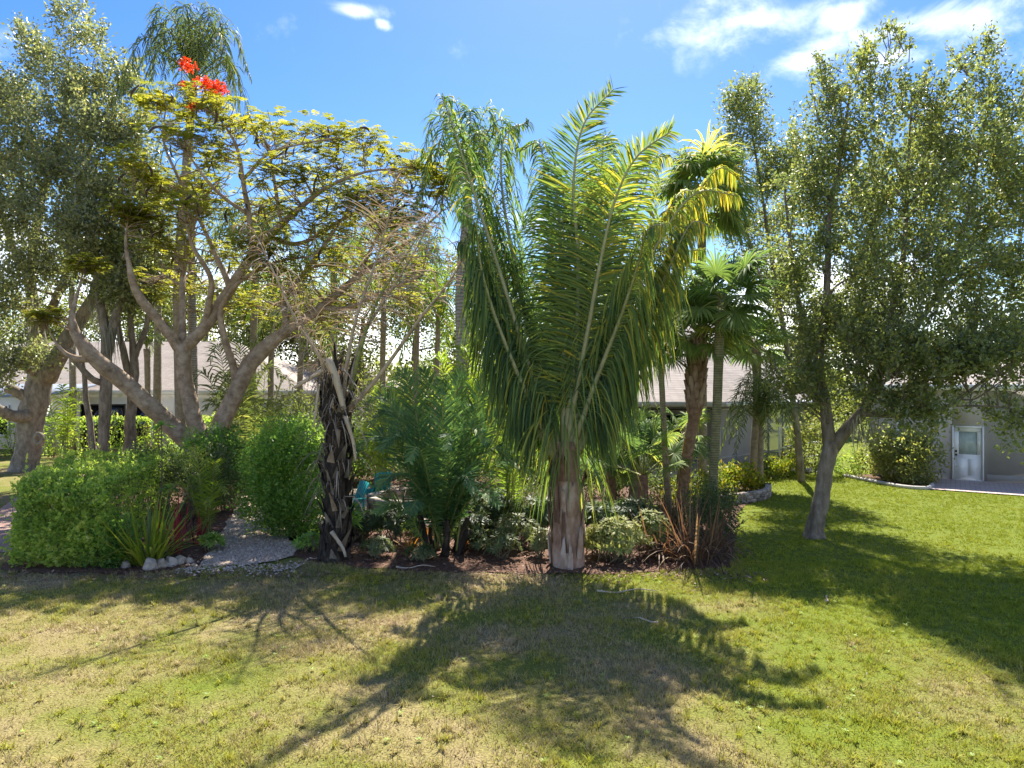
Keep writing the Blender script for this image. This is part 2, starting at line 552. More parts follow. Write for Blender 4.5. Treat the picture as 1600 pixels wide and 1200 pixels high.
M['pebble'] = leaf_mat('pebble', [(.17, .12, .08), (.35, .27, .19), (.5, .4, .3), (.66, .55, .43)], rough=.85, trans=0.0)
M['stone'] = noise_mat('stone', [(.13, .105, .08), (.28, .24, .19), (.42, .37, .31)], 5, .9, .6, 18, dist=.02, tint=True)
M['block'] = noise_mat('block', [(.15, .12, .1), (.27, .225, .19), (.38, .33, .28)], 6, .92, .6, 30, dist=.01, tint=True)
M['concrete'] = noise_mat('concrete', [(.4, .37, .33), (.52, .49, .45)], 3, .9, .3, 30, dist=.005)
M['deck'] = noise_mat('deck', [(.5, .5, .52), (.62, .62, .63)], 3, .8, .2, 30, dist=.004)
M['stucco_grey'] = noise_mat('stucco_grey', [(.4, .375, .355), (.48, .45, .43)], 1.2, .95, .25, 60, dist=.006)
M['stucco_white'] = noise_mat('stucco_white', [(.55, .53, .48), (.64, .62, .57)], 1.2, .95, .25, 60, dist=.006)
M['white_paint'] = flat_mat('white_paint', (.78, .79, .8), .45, .04)
M['dark_frame'] = flat_mat('dark_frame', (.025, .022, .02), .5, .2)
M['bronze_frame'] = flat_mat('bronze_frame', (.4, .39, .38), .5, .08)
M['teal_plastic'] = flat_mat('teal_plastic', (.01, .26, .27), .4, .1)
M['rust_iron'] = flat_mat('rust_iron', (.05, .03, .025), .8, .4, 12)
M['glass_dark'] = flat_mat('glass_dark', (.012, .014, .017), .06, .1, spec=.7)
M['blue_awning'] = flat_mat('blue_awning', (.15, .18, .24), .9, .1)
M['black_plastic'] = flat_mat('black_plastic', (.015, .015, .016), .5, .2)


def frosted():
    m, nt, b = new_mat('frosted_glass')
    b.inputs['Base Color'].default_value = (.42, .5, .47, 1)
    b.inputs['Roughness'].default_value = .12
    nz = nt.nodes.new('ShaderNodeTexNoise')
    nz.inputs['Scale'].default_value = 1.3
    r = ramp(nt, [(.35, (.3, .37, .35)), (.65, (.5, .58, .56))])
    nt.links.new(nz.outputs['Fac'], r.inputs[0])
    nt.links.new(r.outputs[0], b.inputs['Base Color'])
    return m


M['frosted'] = frosted()


def screen_mat():
    m, nt, b = new_mat('insect_screen')
    b.inputs['Base Color'].default_value = (.16, .155, .16, 1)
    b.inputs['Roughness'].default_value = .8
    nz = nt.nodes.new('ShaderNodeTexNoise')
    nz.inputs['Scale'].default_value = .9
    r = ramp(nt, [(.3, (.3, .28, .28)), (.7, (.38, .36, .36))])
    nt.links.new(nz.outputs['Fac'], r.inputs[0])
    nt.links.new(r.outputs[0], b.inputs['Base Color'])
    tr = nt.nodes.new('ShaderNodeBsdfTransparent')
    mx = nt.nodes.new('ShaderNodeMixShader')
    mx.inputs[0].default_value = .35
    nt.links.new(b.outputs[0], mx.inputs[1])
    nt.links.new(tr.outputs[0], mx.inputs[2])
    nt.links.new(mx.outputs[0], nt.nodes['Material Output'].inputs['Surface'])
    return m


M['screen'] = screen_mat()


def shingle_mat(name, c1, c2):
    m, nt, b = new_mat(name)
    ge = nt.nodes.new('ShaderNodeNewGeometry')
    br = nt.nodes.new('ShaderNodeTexBrick')
    sp = nt.nodes.new('ShaderNodeSeparateXYZ')
    cb = nt.nodes.new('ShaderNodeCombineXYZ')
    nt.links.new(ge.outputs['Position'], sp.inputs[0])
    ad = nt.nodes.new('ShaderNodeMath')
    ad.operation = 'ADD'
    nt.links.new(sp.outputs['X'], ad.inputs[0])
    nt.links.new(sp.outputs['Y'], ad.inputs[1])
    nt.links.new(ad.outputs[0], cb.inputs['X'])
    nt.links.new(sp.outputs['Z'], cb.inputs['Y'])
    nt.links.new(cb.outputs[0], br.inputs['Vector'])
    br.inputs['Scale'].default_value = 1.0
    br.inputs['Brick Width'].default_value = .33
    br.inputs['Row Height'].default_value = .075
    br.inputs['Mortar Size'].default_value = .008
    br.inputs['Color1'].default_value = (*c1, 1)
    br.inputs['Color2'].default_value = (*c2, 1)
    br.inputs['Mortar'].default_value = tuple(v * .6 for v in c1) + (1,)
    nz = nt.nodes.new('ShaderNodeTexNoise')
    nz.inputs['Scale'].default_value = .7
    nz.inputs['Detail'].default_value = 5
    nt.links.new(ge.outputs['Position'], nz.inputs['Vector'])
    mx = nt.nodes.new('ShaderNodeMix')
    mx.data_type = 'RGBA'
    mx.blend_type = 'MULTIPLY'
    mx.inputs['Factor'].default_value = .5
    r = ramp(nt, [(.3, (.7, .7, .7)), (.7, (1.1, 1.1, 1.1))])
    nt.links.new(nz.outputs['Fac'], r.inputs[0])
    nt.links.new(br.outputs['Color'], mx.inputs['A'])
    nt.links.new(r.outputs[0], mx.inputs['B'])
    nt.links.new(mx.outputs['Result'], b.inputs['Base Color'])
    b.inputs['Roughness'].default_value = .95
    return m


M['shingle_grey'] = shingle_mat('shingle_grey', (.27, .235, .215), (.34, .3, .275))
M['shingle_tan'] = shingle_mat('shingle_tan', (.3, .255, .22), (.37, .32, .28))


def paver_mat(name, c1, c2, mortar, bw, rh, rot=0.0):
    m, nt, b = new_mat(name)
    ge = nt.nodes.new('ShaderNodeNewGeometry')
    mp = nt.nodes.new('ShaderNodeMapping')
    mp.inputs['Rotation'].default_value = (0, 0, rot)
    nt.links.new(ge.outputs['Position'], mp.inputs[0])
    br = nt.nodes.new('ShaderNodeTexBrick')
    nt.links.new(mp.outputs[0], br.inputs['Vector'])
    br.inputs['Scale'].default_value = 1.0
    br.inputs['Brick Width'].default_value = bw
    br.inputs['Row Height'].default_value = rh
    br.inputs['Mortar Size'].default_value = .012
    br.inputs['Color1'].default_value = (*c1, 1)
    br.inputs['Color2'].default_value = (*c2, 1)
    br.inputs['Mortar'].default_value = (*mortar, 1)
    nt.links.new(br.outputs['Color'], b.inputs['Base Color'])
    bp = nt.nodes.new('ShaderNodeBump')
    bp.inputs['Strength'].default_value = .3
    bp.inputs['Distance'].default_value = .01
    bp.invert = True
    nt.links.new(br.outputs['Fac'], bp.inputs['Height'])
    nt.links.new(bp.outputs[0], b.inputs['Normal'])
    b.inputs['Roughness'].default_value = .9
    return m


M['paver'] = paver_mat('paver', (.42, .33, .3), (.48, .4, .36), (.25, .21, .19), .3, .2, .57)
M['brick_path'] = paver_mat('brick_path', (.3, .17, .13), (.38, .24, .19), (.2, .15, .12), .22, .11, .3)


def grass_nodes(nt):
    """lawn colour by place: straw patches, greener to the right and back; used by soil and blades alike"""
    N = nt.nodes.new
    lk = nt.links.new
    ge = N('ShaderNodeNewGeometry')
    sp = N('ShaderNodeSeparateXYZ')
    lk(ge.outputs['Position'], sp.inputs[0])
    n1 = N('ShaderNodeTexNoise')
    n1.inputs['Scale'].default_value = .42
    n1.inputs['Detail'].default_value = 7
    n1.inputs['Roughness'].default_value = .62
    flat = N('ShaderNodeMapping')
    flat.inputs['Scale'].default_value = (1, 1, 0)
    lk(ge.outputs['Position'], flat.inputs[0])
    lk(flat.outputs[0], n1.inputs['Vector'])
    # lushness from place: x and y
    ma = N('ShaderNodeMath')
    ma.operation = 'MULTIPLY_ADD'
    lk(sp.outputs['X'], ma.inputs[0])
    ma.inputs[1].default_value = .075
    ma.inputs[2].default_value = -.3
    mb = N('ShaderNodeMath')
    mb.operation = 'MULTIPLY_ADD'
    lk(sp.outputs['Y'], mb.inputs[0])
    mb.inputs[1].default_value = .012
    lk(ma.outputs[0], mb.inputs[2])
    cl = N('ShaderNodeClamp')
    lk(mb.outputs[0], cl.inputs[0])
    cl.inputs['Min'].default_value = -.06
    cl.inputs['Max'].default_value = .5
    st = N('ShaderNodeMath')
    st.operation = 'MULTIPLY_ADD'
    lk(n1.outputs['Fac'], st.inputs[0])
    st.inputs[1].default_value = 1.7
    st.inputs[2].default_value = -.33
    ad = N('ShaderNodeMath')
    lk(st.outputs[0], ad.inputs[0])
    lk(cl.outputs[0], ad.inputs[1])
    return ad.outputs[0], flat.outputs[0]


def lawn_mats():
    soil, nt, b = new_mat('lawn')
    f, vec = grass_nodes(nt)
    r = ramp(nt, [(.2, (0.270, 0.209, 0.121)), (.38, (0.230, 0.196, 0.081)), (.54, (0.162, 0.169, 0.041)), (.75, (0.135, 0.169, 0.022))])
    nt.links.new(f, r.inputs[0])
    fine = nt.nodes.new('ShaderNodeTexNoise')
    fine.inputs['Scale'].default_value = 38
    fine.inputs['Detail'].default_value = 5
    nt.links.new(vec, fine.inputs['Vector'])
    r2 = ramp(nt, [(.3, (.45, .45, .42)), (.7, (1.25, 1.25, 1.2))])
    nt.links.new(fine.outputs['Fac'], r2.inputs[0])
    mx = nt.nodes.new('ShaderNodeMix')
    mx.data_type = 'RGBA'
    mx.blend_type = 'MULTIPLY'
    mx.inputs['Factor'].default_value = 1
    nt.links.new(r.outputs[0], mx.inputs['A'])
    nt.links.new(r2.outputs[0], mx.inputs['B'])
    nt.links.new(mx.outputs['Result'], b.inputs['Base Color'])
    b.inputs['Roughness'].default_value = .95
    b.inputs['Specular IOR Level'].default_value = .1
    bp = nt.nodes.new('ShaderNodeBump')
    bp.inputs['Strength'].default_value = .8
    bp.inputs['Distance'].default_value = .03
    nt.links.new(fine.outputs['Fac'], bp.inputs['Height'])
    nt.links.new(bp.outputs[0], b.inputs['Normal'])

    bl, nt, b = new_mat('grass_blade')
    f, vec = grass_nodes(nt)
    at = nt.nodes.new('ShaderNodeAttribute')
    at.attribute_name = 'tint'
    ma = nt.nodes.new('ShaderNodeMath')
    ma.operation = 'MULTIPLY_ADD'
    nt.links.new(at.outputs['Fac'], ma.inputs[0])
    ma.inputs[1].default_value = .5
    nt.links.new(f, ma.inputs[2])
    sb = nt.nodes.new('ShaderNodeMath')
    sb.operation = 'SUBTRACT'
    nt.links.new(ma.outputs[0], sb.inputs[0])
    sb.inputs[1].default_value = .25
    r = ramp(nt, [(.16, (.5, .39, .235)), (.36, (.43, .355, .165)), (.52, (.37, .335, .08)), (.72, (.385, .385, .036)), (.95, (.27, .32, .024))])
    nt.links.new(sb.outputs[0], r.inputs[0])
    nt.links.new(r.outputs[0], b.inputs['Base Color'])
    b.inputs['Roughness'].default_value = .6
    b.inputs['Specular IOR Level'].default_value = .25
    tr = nt.nodes.new('ShaderNodeBsdfTranslucent')
    nt.links.new(r.outputs[0], tr.inputs['Color'])
    mx = nt.nodes.new('ShaderNodeMixShader')
    mx.inputs[0].default_value = .35
    nt.links.new(b.outputs[0], mx.inputs[1])
    nt.links.new(tr.outputs[0], mx.inputs[2])
    nt.links.new(mx.outputs[0], nt.nodes['Material Output'].inputs['Surface'])
    return soil, bl


M['lawn'], M['blade'] = lawn_mats()

#--BODY--
# ------------------------------------------------------------------ ground
def wobble(poly, step=.5, amp=.12, seed=0.0):
    out = []
    n = len(poly)
    for i in range(n):
        a, b = np.array(poly[i], float), np.array(poly[(i + 1) % n], float)
        k = max(1, int(np.linalg.norm(b - a) / step))
        nn = nrm(np.array([b[1] - a[1], a[0] - b[0]]))
        for j in range(k):
            p = a + (b - a) * j / k
            out.append(p + nn * amp * mnoise.noise((p[0] * 1.3, p[1] * 1.3, seed)))
    return np.array(out)


def inside(pts, poly):
    x, y = pts[:, 0], pts[:, 1]
    res = np.zeros(len(pts), bool)
    n = len(poly)
    j = n - 1
    for i in range(n):
        xi, yi = poly[i][:2]
        xj, yj = poly[j][:2]
        c = ((yi > y) != (yj > y)) & (x < (xj - xi) * (y - yi) / (yj - yi + 1e-12) + xi)
        res ^= c
        j = i
    return res


def sheet(name, poly, z, mat, kind='structure', label=None):
    import bmesh
    bm = bmesh.new()
    vs = [bm.verts.new((p[0], p[1], z)) for p in poly]
    f = bm.faces.new(vs)
    bmesh.ops.triangulate(bm, faces=[f])
    bmesh.ops.recalc_face_normals(bm, faces=bm.faces)
    me = bpy.data.meshes.new(name)
    bm.to_mesh(me)
    bm.free()
    if me.polygons[0].normal.z < 0:
        me.flip_normals()
    me.materials.append(mat)
    o = bpy.data.objects.new(name, me)
    COL.objects.link(o)
    o['kind'] = kind
    return o


lawn = sheet('lawn', [(-700, -60), (700, -60), (700, 1400), (-700, 1400)], 0.0, M['lawn'])
BED = wobble([(-10.3, 13.85), (-7.8, 13.6), (-6.3, 14.1), (-4.7, 14.9), (-3.1, 14.0), (-1.0, 13.75), (1.3, 13.6),
              (2.8, 13.75), (4.4, 14.1), (5.3, 16.5), (6.5, 20.0), (8.0, 22.6), (8.9, 23.6), (9.2, 25.6), (6.5, 27.2), (1, 27.2),
              (-6, 29), (-15, 33), (-17, 30), (-13.4, 22)], .45, .22)
sheet('mulch_bed', BED, .02, M['mulch'])
PATH = wobble([tuple(G(312, 886)[:2]), tuple(G(390, 884)[:2]), tuple(G(462, 870)[:2]), tuple(G(452, 840)[:2]), tuple(G(430, 812)[:2]), (-6.6, 19.6), (-5.8, 18.6), (-4.6, 18.2),
               (-3.1, 17.9), (-1.2, 18.6), (0.0, 20.4), (0.2, 23.0), (-1.4, 25), (-4, 25.4), (-6.3, 24.2), (-7.6, 22.6),
               tuple(G(408, 776)[:2]), tuple(G(384, 772)[:2]), tuple(G(368, 795)[:2]), tuple(G(352, 822)[:2]), tuple(G(330, 856)[:2])], .4, .2, 3.0)
sheet('gravel_path', PATH, .03, M['gravel'])
U_W = np.array([.842, -.54])
N_W = np.array([-.54, -.842])
W0 = np.array([14.84, 28.55])


def wl(s, off=0.0):
    return W0 + U_W * s + N_W * off


PATIO = np.array([wl(2.3, .02), wl(14, .02), wl(14, 3.6), wl(2.0, 3.4)])
sheet('paved_patio', PATIO, .035, M['paver'])
WALK = np.array([(-21, 32.5), (-18.5, 32.5), (-10.9, 15.5), (-12.6, 15.0)])
sheet('brick_path', WALK, .012, M['brick_path'])
SLAB = np.array([G(1232, 737)[:2], G(1278, 739)[:2], G(1280, 733)[:2], G(1240, 729)[:2]])
sheet('concrete_pad', SLAB, .03, M['concrete'])
DECK = np.array([(1.2, 27.4), (8.3, 27.6), (13.2, 32.2), (13, 35), (1.2, 35)])
sheet('pool_deck', DECK, .04, M['deck'])


def lawn_grass():
    mb = MB()

    def put(n, y0, y1, x0f, x1f, hl, wd, xmin=None):
        # uniform over the trapezoid
        y = np.sqrt(RNG.uniform(y0 * y0, y1 * y1, n))
        x = RNG.uniform(x0f, x1f, n) * y
        p = np.stack([x, y, np.zeros(n)], 1)
        keep = ~inside(p, BED) & ~inside(p, PATH) & ~inside(p, PATIO) & ~inside(p, WALK)
        # thin in patches
        d = np.sin(x * 1.7 + 1.3 * np.sin(y * .9)) * np.sin(y * 1.9 + 1.1 * np.sin(x * 1.3)) + .6 * np.sin(x * 4.3 + y * 3.1) * np.sin(y * 5.1 - x * 2.2)
        keep &= RNG.uniform(0, 1, n) < np.clip(.7 + .45 * d + .02 * x, .1, 1)
        p = p[keep]
        n = len(p)
        # gather into tufts
        cen = p[RNG.integers(0, n, n // 7)]
        srt = np.argsort(cen[:, 1])
        cen = cen[srt]
        q = cen[RNG.integers(0, len(cen), n)]
        p[:, :2] = q[:, :2] + RNG.normal(0, .028, (n, 2))
        a = RNG.uniform(0, 2 * np.pi, n)
        lean = RNG.uniform(.25, 1.3, n)
        D = nrm(np.stack([np.cos(a) * lean, np.sin(a) * lean, np.ones(n)], 1))
        b = a + RNG.uniform(.8, 2.3, n)
        W = np.stack([np.cos(b), np.sin(b), np.zeros(n)], 1)
        L = hl * RNG.uniform(.5, 1.3, n) * (1 + .35 * np.sin(p[:, 0] * 2.3 + 2 * np.sin(p[:, 1] * 1.1)) * np.sin(p[:, 1] * 2.9 + np.sin(p[:, 0] * 1.7)))
        w = wd * RNG.uniform(.6, 1.3, n)
        V = np.stack([p - W * w[:, None] / 2, p + W * w[:, None] / 2, p + D * L[:, None]], 1)
        mb.add(V, None, np.arange(n * 3).reshape(-1, 3), np.repeat(np.clip(RNG.normal(.5, .3, n), 0, 1), 3))
    put(330000, 5.6, 14.6, -.86, .86, .062, .011)
    put(190000, 14.2, 29, .2, .86, .055, .016)
    # coarse tufts
    nt_ = 900
    y = np.sqrt(RNG.uniform(6 ** 2, 14.2 ** 2, nt_))
    x = RNG.uniform(-.85, .85, nt_) * y
    c = np.stack([x, y, np.zeros(nt_)], 1)
    c = c[~inside(c, BED) & ~inside(c, PATH)]
    q = np.repeat(c, 16, 0)
    n = len(q)
    q[:, :2] += RNG.normal(0, .022, (n, 2))
    a = RNG.uniform(0, 2 * np.pi, n)
    k = RNG.uniform(.2, 1.1, n)
    D = nrm(np.stack([np.cos(a) * k, np.sin(a) * k, np.ones(n)], 1))
    W = np.stack([-np.sin(a), np.cos(a), np.zeros(n)], 1)
    mb.strips(q, D, W, RNG.uniform(.06, .14, n), .012, 2, .5, np.repeat(np.clip(RNG.normal(.6, .25, len(c)), 0, 1), 16), prof=[1, .8, .05])
    o = mb.build('lawn_grass', M['blade'], kind='stuff')
    return tag(o, 'short patchy grass of the lawn, straw coloured and green', 'grass')


lawn_grass()


def scatter_chips():
    mb = MB()
    n = 42000
    x0, y0 = BED.min(0)
    x1, y1 = BED.max(0)
    p = np.stack([RNG.uniform(x0, x1, n), RNG.uniform(y0, y1, n), np.zeros(n)], 1)
    p = p[inside(p, BED) & ~inside(p, PATH)]
    # a few spill on the lawn's edge
    k = 1500
    q = np.stack([RNG.uniform(-10, 5, k), 13.7 - np.abs(RNG.normal(0, .35, k)), np.zeros(k)], 1)
    p = np.concatenate([p, q])
    n = len(p)
    p[:, 2] = RNG.uniform(.022, .06, n)
    a = RNG.uniform(0, 2 * np.pi, n)
    D = nrm(np.stack([np.cos(a), np.sin(a), RNG.normal(0, .25, n)], 1))
    W = nrm(np.cross(D, nrm(np.stack([RNG.normal(0, .3, n), RNG.normal(0, .3, n), np.ones(n)], 1))))
    mb.leaves(p, D, W, RNG.uniform(.04, .13, n), RNG.uniform(.015, .045, n), np.clip(RNG.normal(.4, .25, n), 0, 1))
    tag(mb.build('mulch_chips', M['chip'], kind='stuff'), 'reddish brown mulch chips and leaf litter over the planting bed', 'mulch')


scatter_chips()


def scatter_pebbles():
    mb = MB()
    n = 26000
    x0, y0 = PATH.min(0)
    x1, y1 = PATH.max(0)
    p = np.stack([RNG.uniform(x0, x1, n * 3), RNG.uniform(y0, y1, n * 3)], 1)
    p = p[inside(p, PATH)][:n]
    k = 500
    q = np.stack([RNG.uniform(-6.7, -4.3, k), 14.0 + RNG.normal(0, .25, k)], 1)
    p = np.concatenate([p, q])
    n = len(p)
    r = RNG.uniform(.015, .042, n)
    a = RNG.uniform(0, 2 * np.pi, n)
    c, s = np.cos(a), np.sin(a)
    base = np.array([(1, 0, .0), (0, .75, 0), (-1, 0, 0), (0, -.75, 0), (.1, .05, .75)])
    V = np.zeros((n, 5, 3))
    for i, b in enumerate(base):
        V[:, i, 0] = p[:, 0] + r * (b[0] * c - b[1] * s)
        V[:, i, 1] = p[:, 1] + r * (b[0] * s + b[1] * c)
        V[:, i, 2] = .031 + r * b[2]
    i = np.arange(n)[:, None] * 5
    T = np.concatenate([np.hstack([i + j, i + (j + 1) % 4, i + 4]) for j in range(4)])
    mb.add(V, None, T, np.repeat(np.clip(RNG.normal(.5, .25, n), 0, 1), 5))
    tag(mb.build('path_gravel', M['pebble'], kind='stuff'), 'pale grey gravel stones covering the garden path', 'gravel')


scatter_pebbles()


# ------------------------------------------------------------------ buildings
def hip_roof(mb, foot, ridge, ze, zr, over=.5):
    """foot: ccw list of eave corners; ridge: list of 2 points; each eave edge is joined to its nearest ridge end(s)"""
    c = np.mean(np.array(foot), 0)
    f = []
    for p in foot:
        d = np.array(p) - c
        f.append(np.array(p) + nrm(d) * over * 1.3)
    r = [np.array(q) for q in ridge]
    near = [int(np.argmin([np.linalg.norm(p - q) for q in r])) for p in f]
    n = len(f)
    for i in range(n):
        j = (i + 1) % n
        a, b = [*f[i], ze], [*f[j], ze]
        if near[i] == near[j]:
            mb.add([a, b, [*r[near[i]], zr]], None, [(0, 1, 2)])
        else:
            mb.add([a, b, [*r[near[j]], zr], [*r[near[i]], zr]], [(0, 1, 2, 3)])
    return f


def wall_run(mb, a, b, z0, z1, t=.2):
    a, b = np.array(a, float), np.array(b, float)
    mb.beam((*a, (z0 + z1) / 2), (*b, (z0 + z1) / 2), t, z1 - z0)


def far_house():
    t = thing('house', (-24, 44, 0), 'low pale house with a wide tan shingle roof behind the tall hedge', 'house')
    foot = [(-37, 40), (-12.5, 40), (-12.5, 50), (-37, 50)]
    mb = MB()
    for i in range(4):
        a, b = np.array(foot[i], float), np.array(foot[(i + 1) % 4], float)
        d = nrm(b - a)
        wall_run(mb, a + d * .1, b - d * .1 if i % 2 else b - d * .1, 0, 3.35)
    mb.build('wall', M['stucco_white'], t)
    rb = MB()
    f = hip_roof(rb, foot, [(-31.5, 45), (-18, 45)], 3.4, 6.5, .7)
    roof = rb.build('roof', M['shingle_tan'], t)
    fb = MB()
    for i in range(4):
        a, b = f[i], f[(i + 1) % 4]
        fb.beam((*a, 3.27), (*b, 3.27), .06, .24)
    fb.prism([tuple(p) for p in f], 3.10, 3.145)
    fb.build('fascia', M['stucco_white'], roof)
    for x0, x1, z0, z1 in ((-24.8, -22.3, .1, 2.55), (-21.9, -20.2, .1, 2.55), (-16.6, -14.6, .8, 2.5), (-31, -29, .8, 2.5)):
        w = MB()
        w.box(((x0 + x1) / 2, 39.88, (z0 + z1) / 2), (x1 - x0, .06, z1 - z0))
        win = w.build('window', M['glass_dark'], t)
        fr = MB()
        for xx in (x0, (x0 + x1) / 2, x1):
            fr.box((xx, 39.83, (z0 + z1) / 2), (.07, .06, z1 - z0 + .1))
        for zz in (z0, z1):
            fr.box(((x0 + x1) / 2, 39.84, zz), (x1 - x0 + .1, .05, .08))
        fr.build('frame', M['dark_frame'] if x0 < -20 and x0 > -28 else M['white_paint'], win)
    for x in (-27.0, -26.1, -20.0, -18.6):
        c = MB()
        c.box((x, 38.6, 1.55), (.38, .38, 3.1))
        c.build('column', M['white_paint'], t)
    aw = MB()
    aw.add([(-28.2, 36.2, 3.15), (-24.4, 36.2, 3.15), (-23.6, 39.3, 3.75), (-28.6, 39.3, 3.75),
            (-28.2, 36.2, 3.05), (-24.4, 36.2, 3.05), (-23.6, 39.3, 3.65), (-28.6, 39.3, 3.65)],
           [(0, 1, 2, 3), (7, 6, 5, 4), (0, 4, 5, 1), (1, 5, 6, 2), (2, 6, 7, 3), (3, 7, 4, 0)])
    a = aw.build('awning', M['blue_awning'], t)
    for x in (-28.0, -24.6):
        p = MB()
        p.box((x, 36.35, 1.53), (.1, .1, 3.06))
        p.build('post', M['white_paint'], a)


far_house()


def gable_house():
    t = thing('gable_house', (-13.5, 52, 0), 'white gable end showing between palm trunks past the poinciana', 'house')
    mb = MB()
    x0, x1, y0, y1 = -18.0, -9.5, 52, 60
    xm = (x0 + x1) / 2
    for (a, b) in (((x0, y0), (x0, y1)), ((x1, y0), (x1, y1)), ((x0 + .1, y1), (x1 - .1, y1))):
        wall_run(mb, a, b, 0, 3.4)
    # gable wall as one pentagon slab
    pent = [(x0, 0), (x1, 0), (x1, 3.4), (xm, 5.9), (x0, 3.4)]
    pts = [(x, y0 - .1, z) for x, z in pent] + [(x, y0 + .1, z) for x, z in pent]
    mb.add(pts, [(i, (i + 1) % 5, 5 + (i + 1) % 5, 5 + i) for i in range(5)], [(0, 1, 2), (0, 2, 3), (0, 3, 4), (5, 7, 6), (5, 8, 7), (5, 9, 8)])
    mb.build('wall', M['stucco_white'], t)
    rb = MB()
    for s, xe in ((-1, x0 - .5), (1, x1 + .5)):
        rb.add([(xe, y0 - .5, 3.2), (xe, y1 + .5, 3.2), (xm, y1 + .5, 6.1), (xm, y0 - .5, 6.1),
                (xe, y0 - .5, 3.05), (xe, y1 + .5, 3.05), (xm, y1 + .5, 5.95), (xm, y0 - .5, 5.95)],
               [(0, 1, 2, 3), (7, 6, 5, 4), (0, 4, 5, 1), (0, 3, 7, 4), (1, 5, 6, 2)])
    rb.build('roof', M['shingle_grey'], t)
    w = MB()
    w.box((xm, y0 - .14, 2.2), (1.6, .06, 1.4))
    win = w.build('window', M['glass_dark'], t)
    fr = MB()
    for xx in (-.83, 0, .83):
        fr.box((xm + xx, y0 - .17, 2.2), (.07, .06, 1.56))
    for zz in (1.47, 2.93):
        fr.box((xm, y0 - .16, zz), (1.6, .05, .08))
    fr.build('frame', M['white_paint'], win)


gable_house()


def lanai_house():
    t = thing('house', (8, 34, 0), 'grey shingle roofed house behind the fan palms with a screened pool porch', 'house')
    A, B, C, D, E = (1.0, 28.0), (8.4, 28.0), (13.4, 32.6), (15.0, 40.0), (1.0, 44.0)
    rb = MB()
    f = hip_roof(rb, [A, B, C, D, E], [(6.0, 36.0), (12.0, 36.0)], 3.05, 6.9, .45)
    roof = rb.build('roof', M['shingle_grey'], t)
    fb = MB()
    for i in range(5):
        a, b = f[i], f[(i + 1) % 5]
        fb.beam((*a, 2.95), (*b, 2.95), .06, .2)
    fb.prism([tuple(p) for p in f], 2.84, 2.88)
    fb.build('fascia', M['bronze_frame'], roof)
    mb = MB()
    inner = [(1.4, 33.4), (9.0, 33.4), (12.6, 36.0), (14.4, 39.8), (1.4, 43.5)]
    for i in range(5):
        a, b = np.array(inner[i]), np.array(inner[(i + 1) % 5])
        d = nrm(b - a)
        wall_run(mb, a + d * .1, b - d * .1, 0, 2.84)
    mb.build('wall', M['stucco_grey'], t)
    for x0, x1 in ((2.2, 4.4), (5.4, 8.2)):
        w = MB()
        w.box(((x0 + x1) / 2, 33.26, 1.15), (x1 - x0, .05, 2.2))
        win = w.build('sliding_door', M['glass_dark'], t)
        fr = MB()
        for xx in (x0, (x0 + x1) / 2, x1):
            fr.box((xx, 33.22, 1.15), (.07, .05, 2.25))
        fr.build('frame', M['white_paint'], win)
    lp = MB()
    ga, gb = np.array(f[1]), np.array(f[2])
    gd = nrm(gb - ga)
    gn = np.array([gd[1], -gd[0]])
    lp.beam((*(ga + gn * .07), 2.93), (*(gb + gn * .07), 2.93), .09, .14)
    lp.build('gutter', M['white_paint'], roof)
    lp = MB()
    top = [(6.6, 27.1, 3.0), (9.3, 28.0, 3.0), (9.9, 29.6, 4.05), (6.9, 29.2, 4.05)]
    lp.add(top + [(6.6, 27.1, 2.93), (9.3, 28.0, 2.93), (9.9, 29.6, 3.2), (6.9, 29.2, 3.2)],
           [(0, 1, 2, 3), (7, 6, 5, 4), (0, 4, 5, 1), (1, 5, 6, 2), (2, 6, 7, 3), (3, 7, 4, 0)])
    # pool porch screens
    s = thing('screen_enclosure', (8.4, 28, 0), 'grey insect screen enclosure round the pool porch with pale thin posts', 'screen porch')
    run = []
    for a, b, n, m in ((A, B, 3, 'dark_frame'), (B, C, 5, 'bronze_frame')):
        a, b = np.array(a), np.array(b)
        for k in range(n):
            run.append((a + (b - a) * k / n, a + (b - a) * (k + 1) / n, m))
    for i, (a, b, m) in enumerate(run):
        p = MB()
        p.box((*a, 1.42), (.07, .07, 2.8), math.atan2(b[1] - a[1], b[0] - a[0]))
        p.build('post', M[m], s)
        d = nrm(b - a)
        r = MB()
        for zz in (.75, 2.72) + ((1.05,) if m == 'dark_frame' else ()):
            r = MB()
            r.beam((*(a + d * .04), zz), (*(b - d * .04), zz), .05, .06)
            r.build('rail', M[m], s)
        if m != 'dark_frame':
            q = MB()
            a1, b1 = a + d * .04, b - d * .04
            q.add([(*a1, .06), (*b1, .06), (*b1, 2.68), (*a1, 2.68)], [(0, 1, 2, 3)])
            q.build('screen_panel', M['screen'], s)
            k = MB()
            k.beam((*a1, .2), (*b1, .2), .04, .3)
            k.build('kick_plate', M['bronze_frame'], s)
    p = MB()
    p.box((*C, 1.42), (.1, .1, 2.8), .7)
    p.build('post', M['bronze_frame'], s)
    # low screen run that carries on past the corner
    s2 = thing('screen_fence', (13.6, 32.4, 0), 'low pale framed screen run at the corner of the pool porch', 'fence')
    pts = [np.array(G(1218, 737)[:2]), np.array(G(1240, 730)[:2]) + [.0, 0], np.array((15.2, 33.6))]
    for i, p0 in enumerate(pts):
        p = MB()
        p.box((*p0, .95), (.06, .06, 1.9))
        p.build('post', M['white_paint'], s2)
    for a, b in zip(pts, pts[1:]):
        for z in (.35, 1.0, 1.85):
            r = MB()
            r.beam((*a, z), (*b, z), .04, .05)
            r.build('rail', M['white_paint'], s2)


lanai_house()


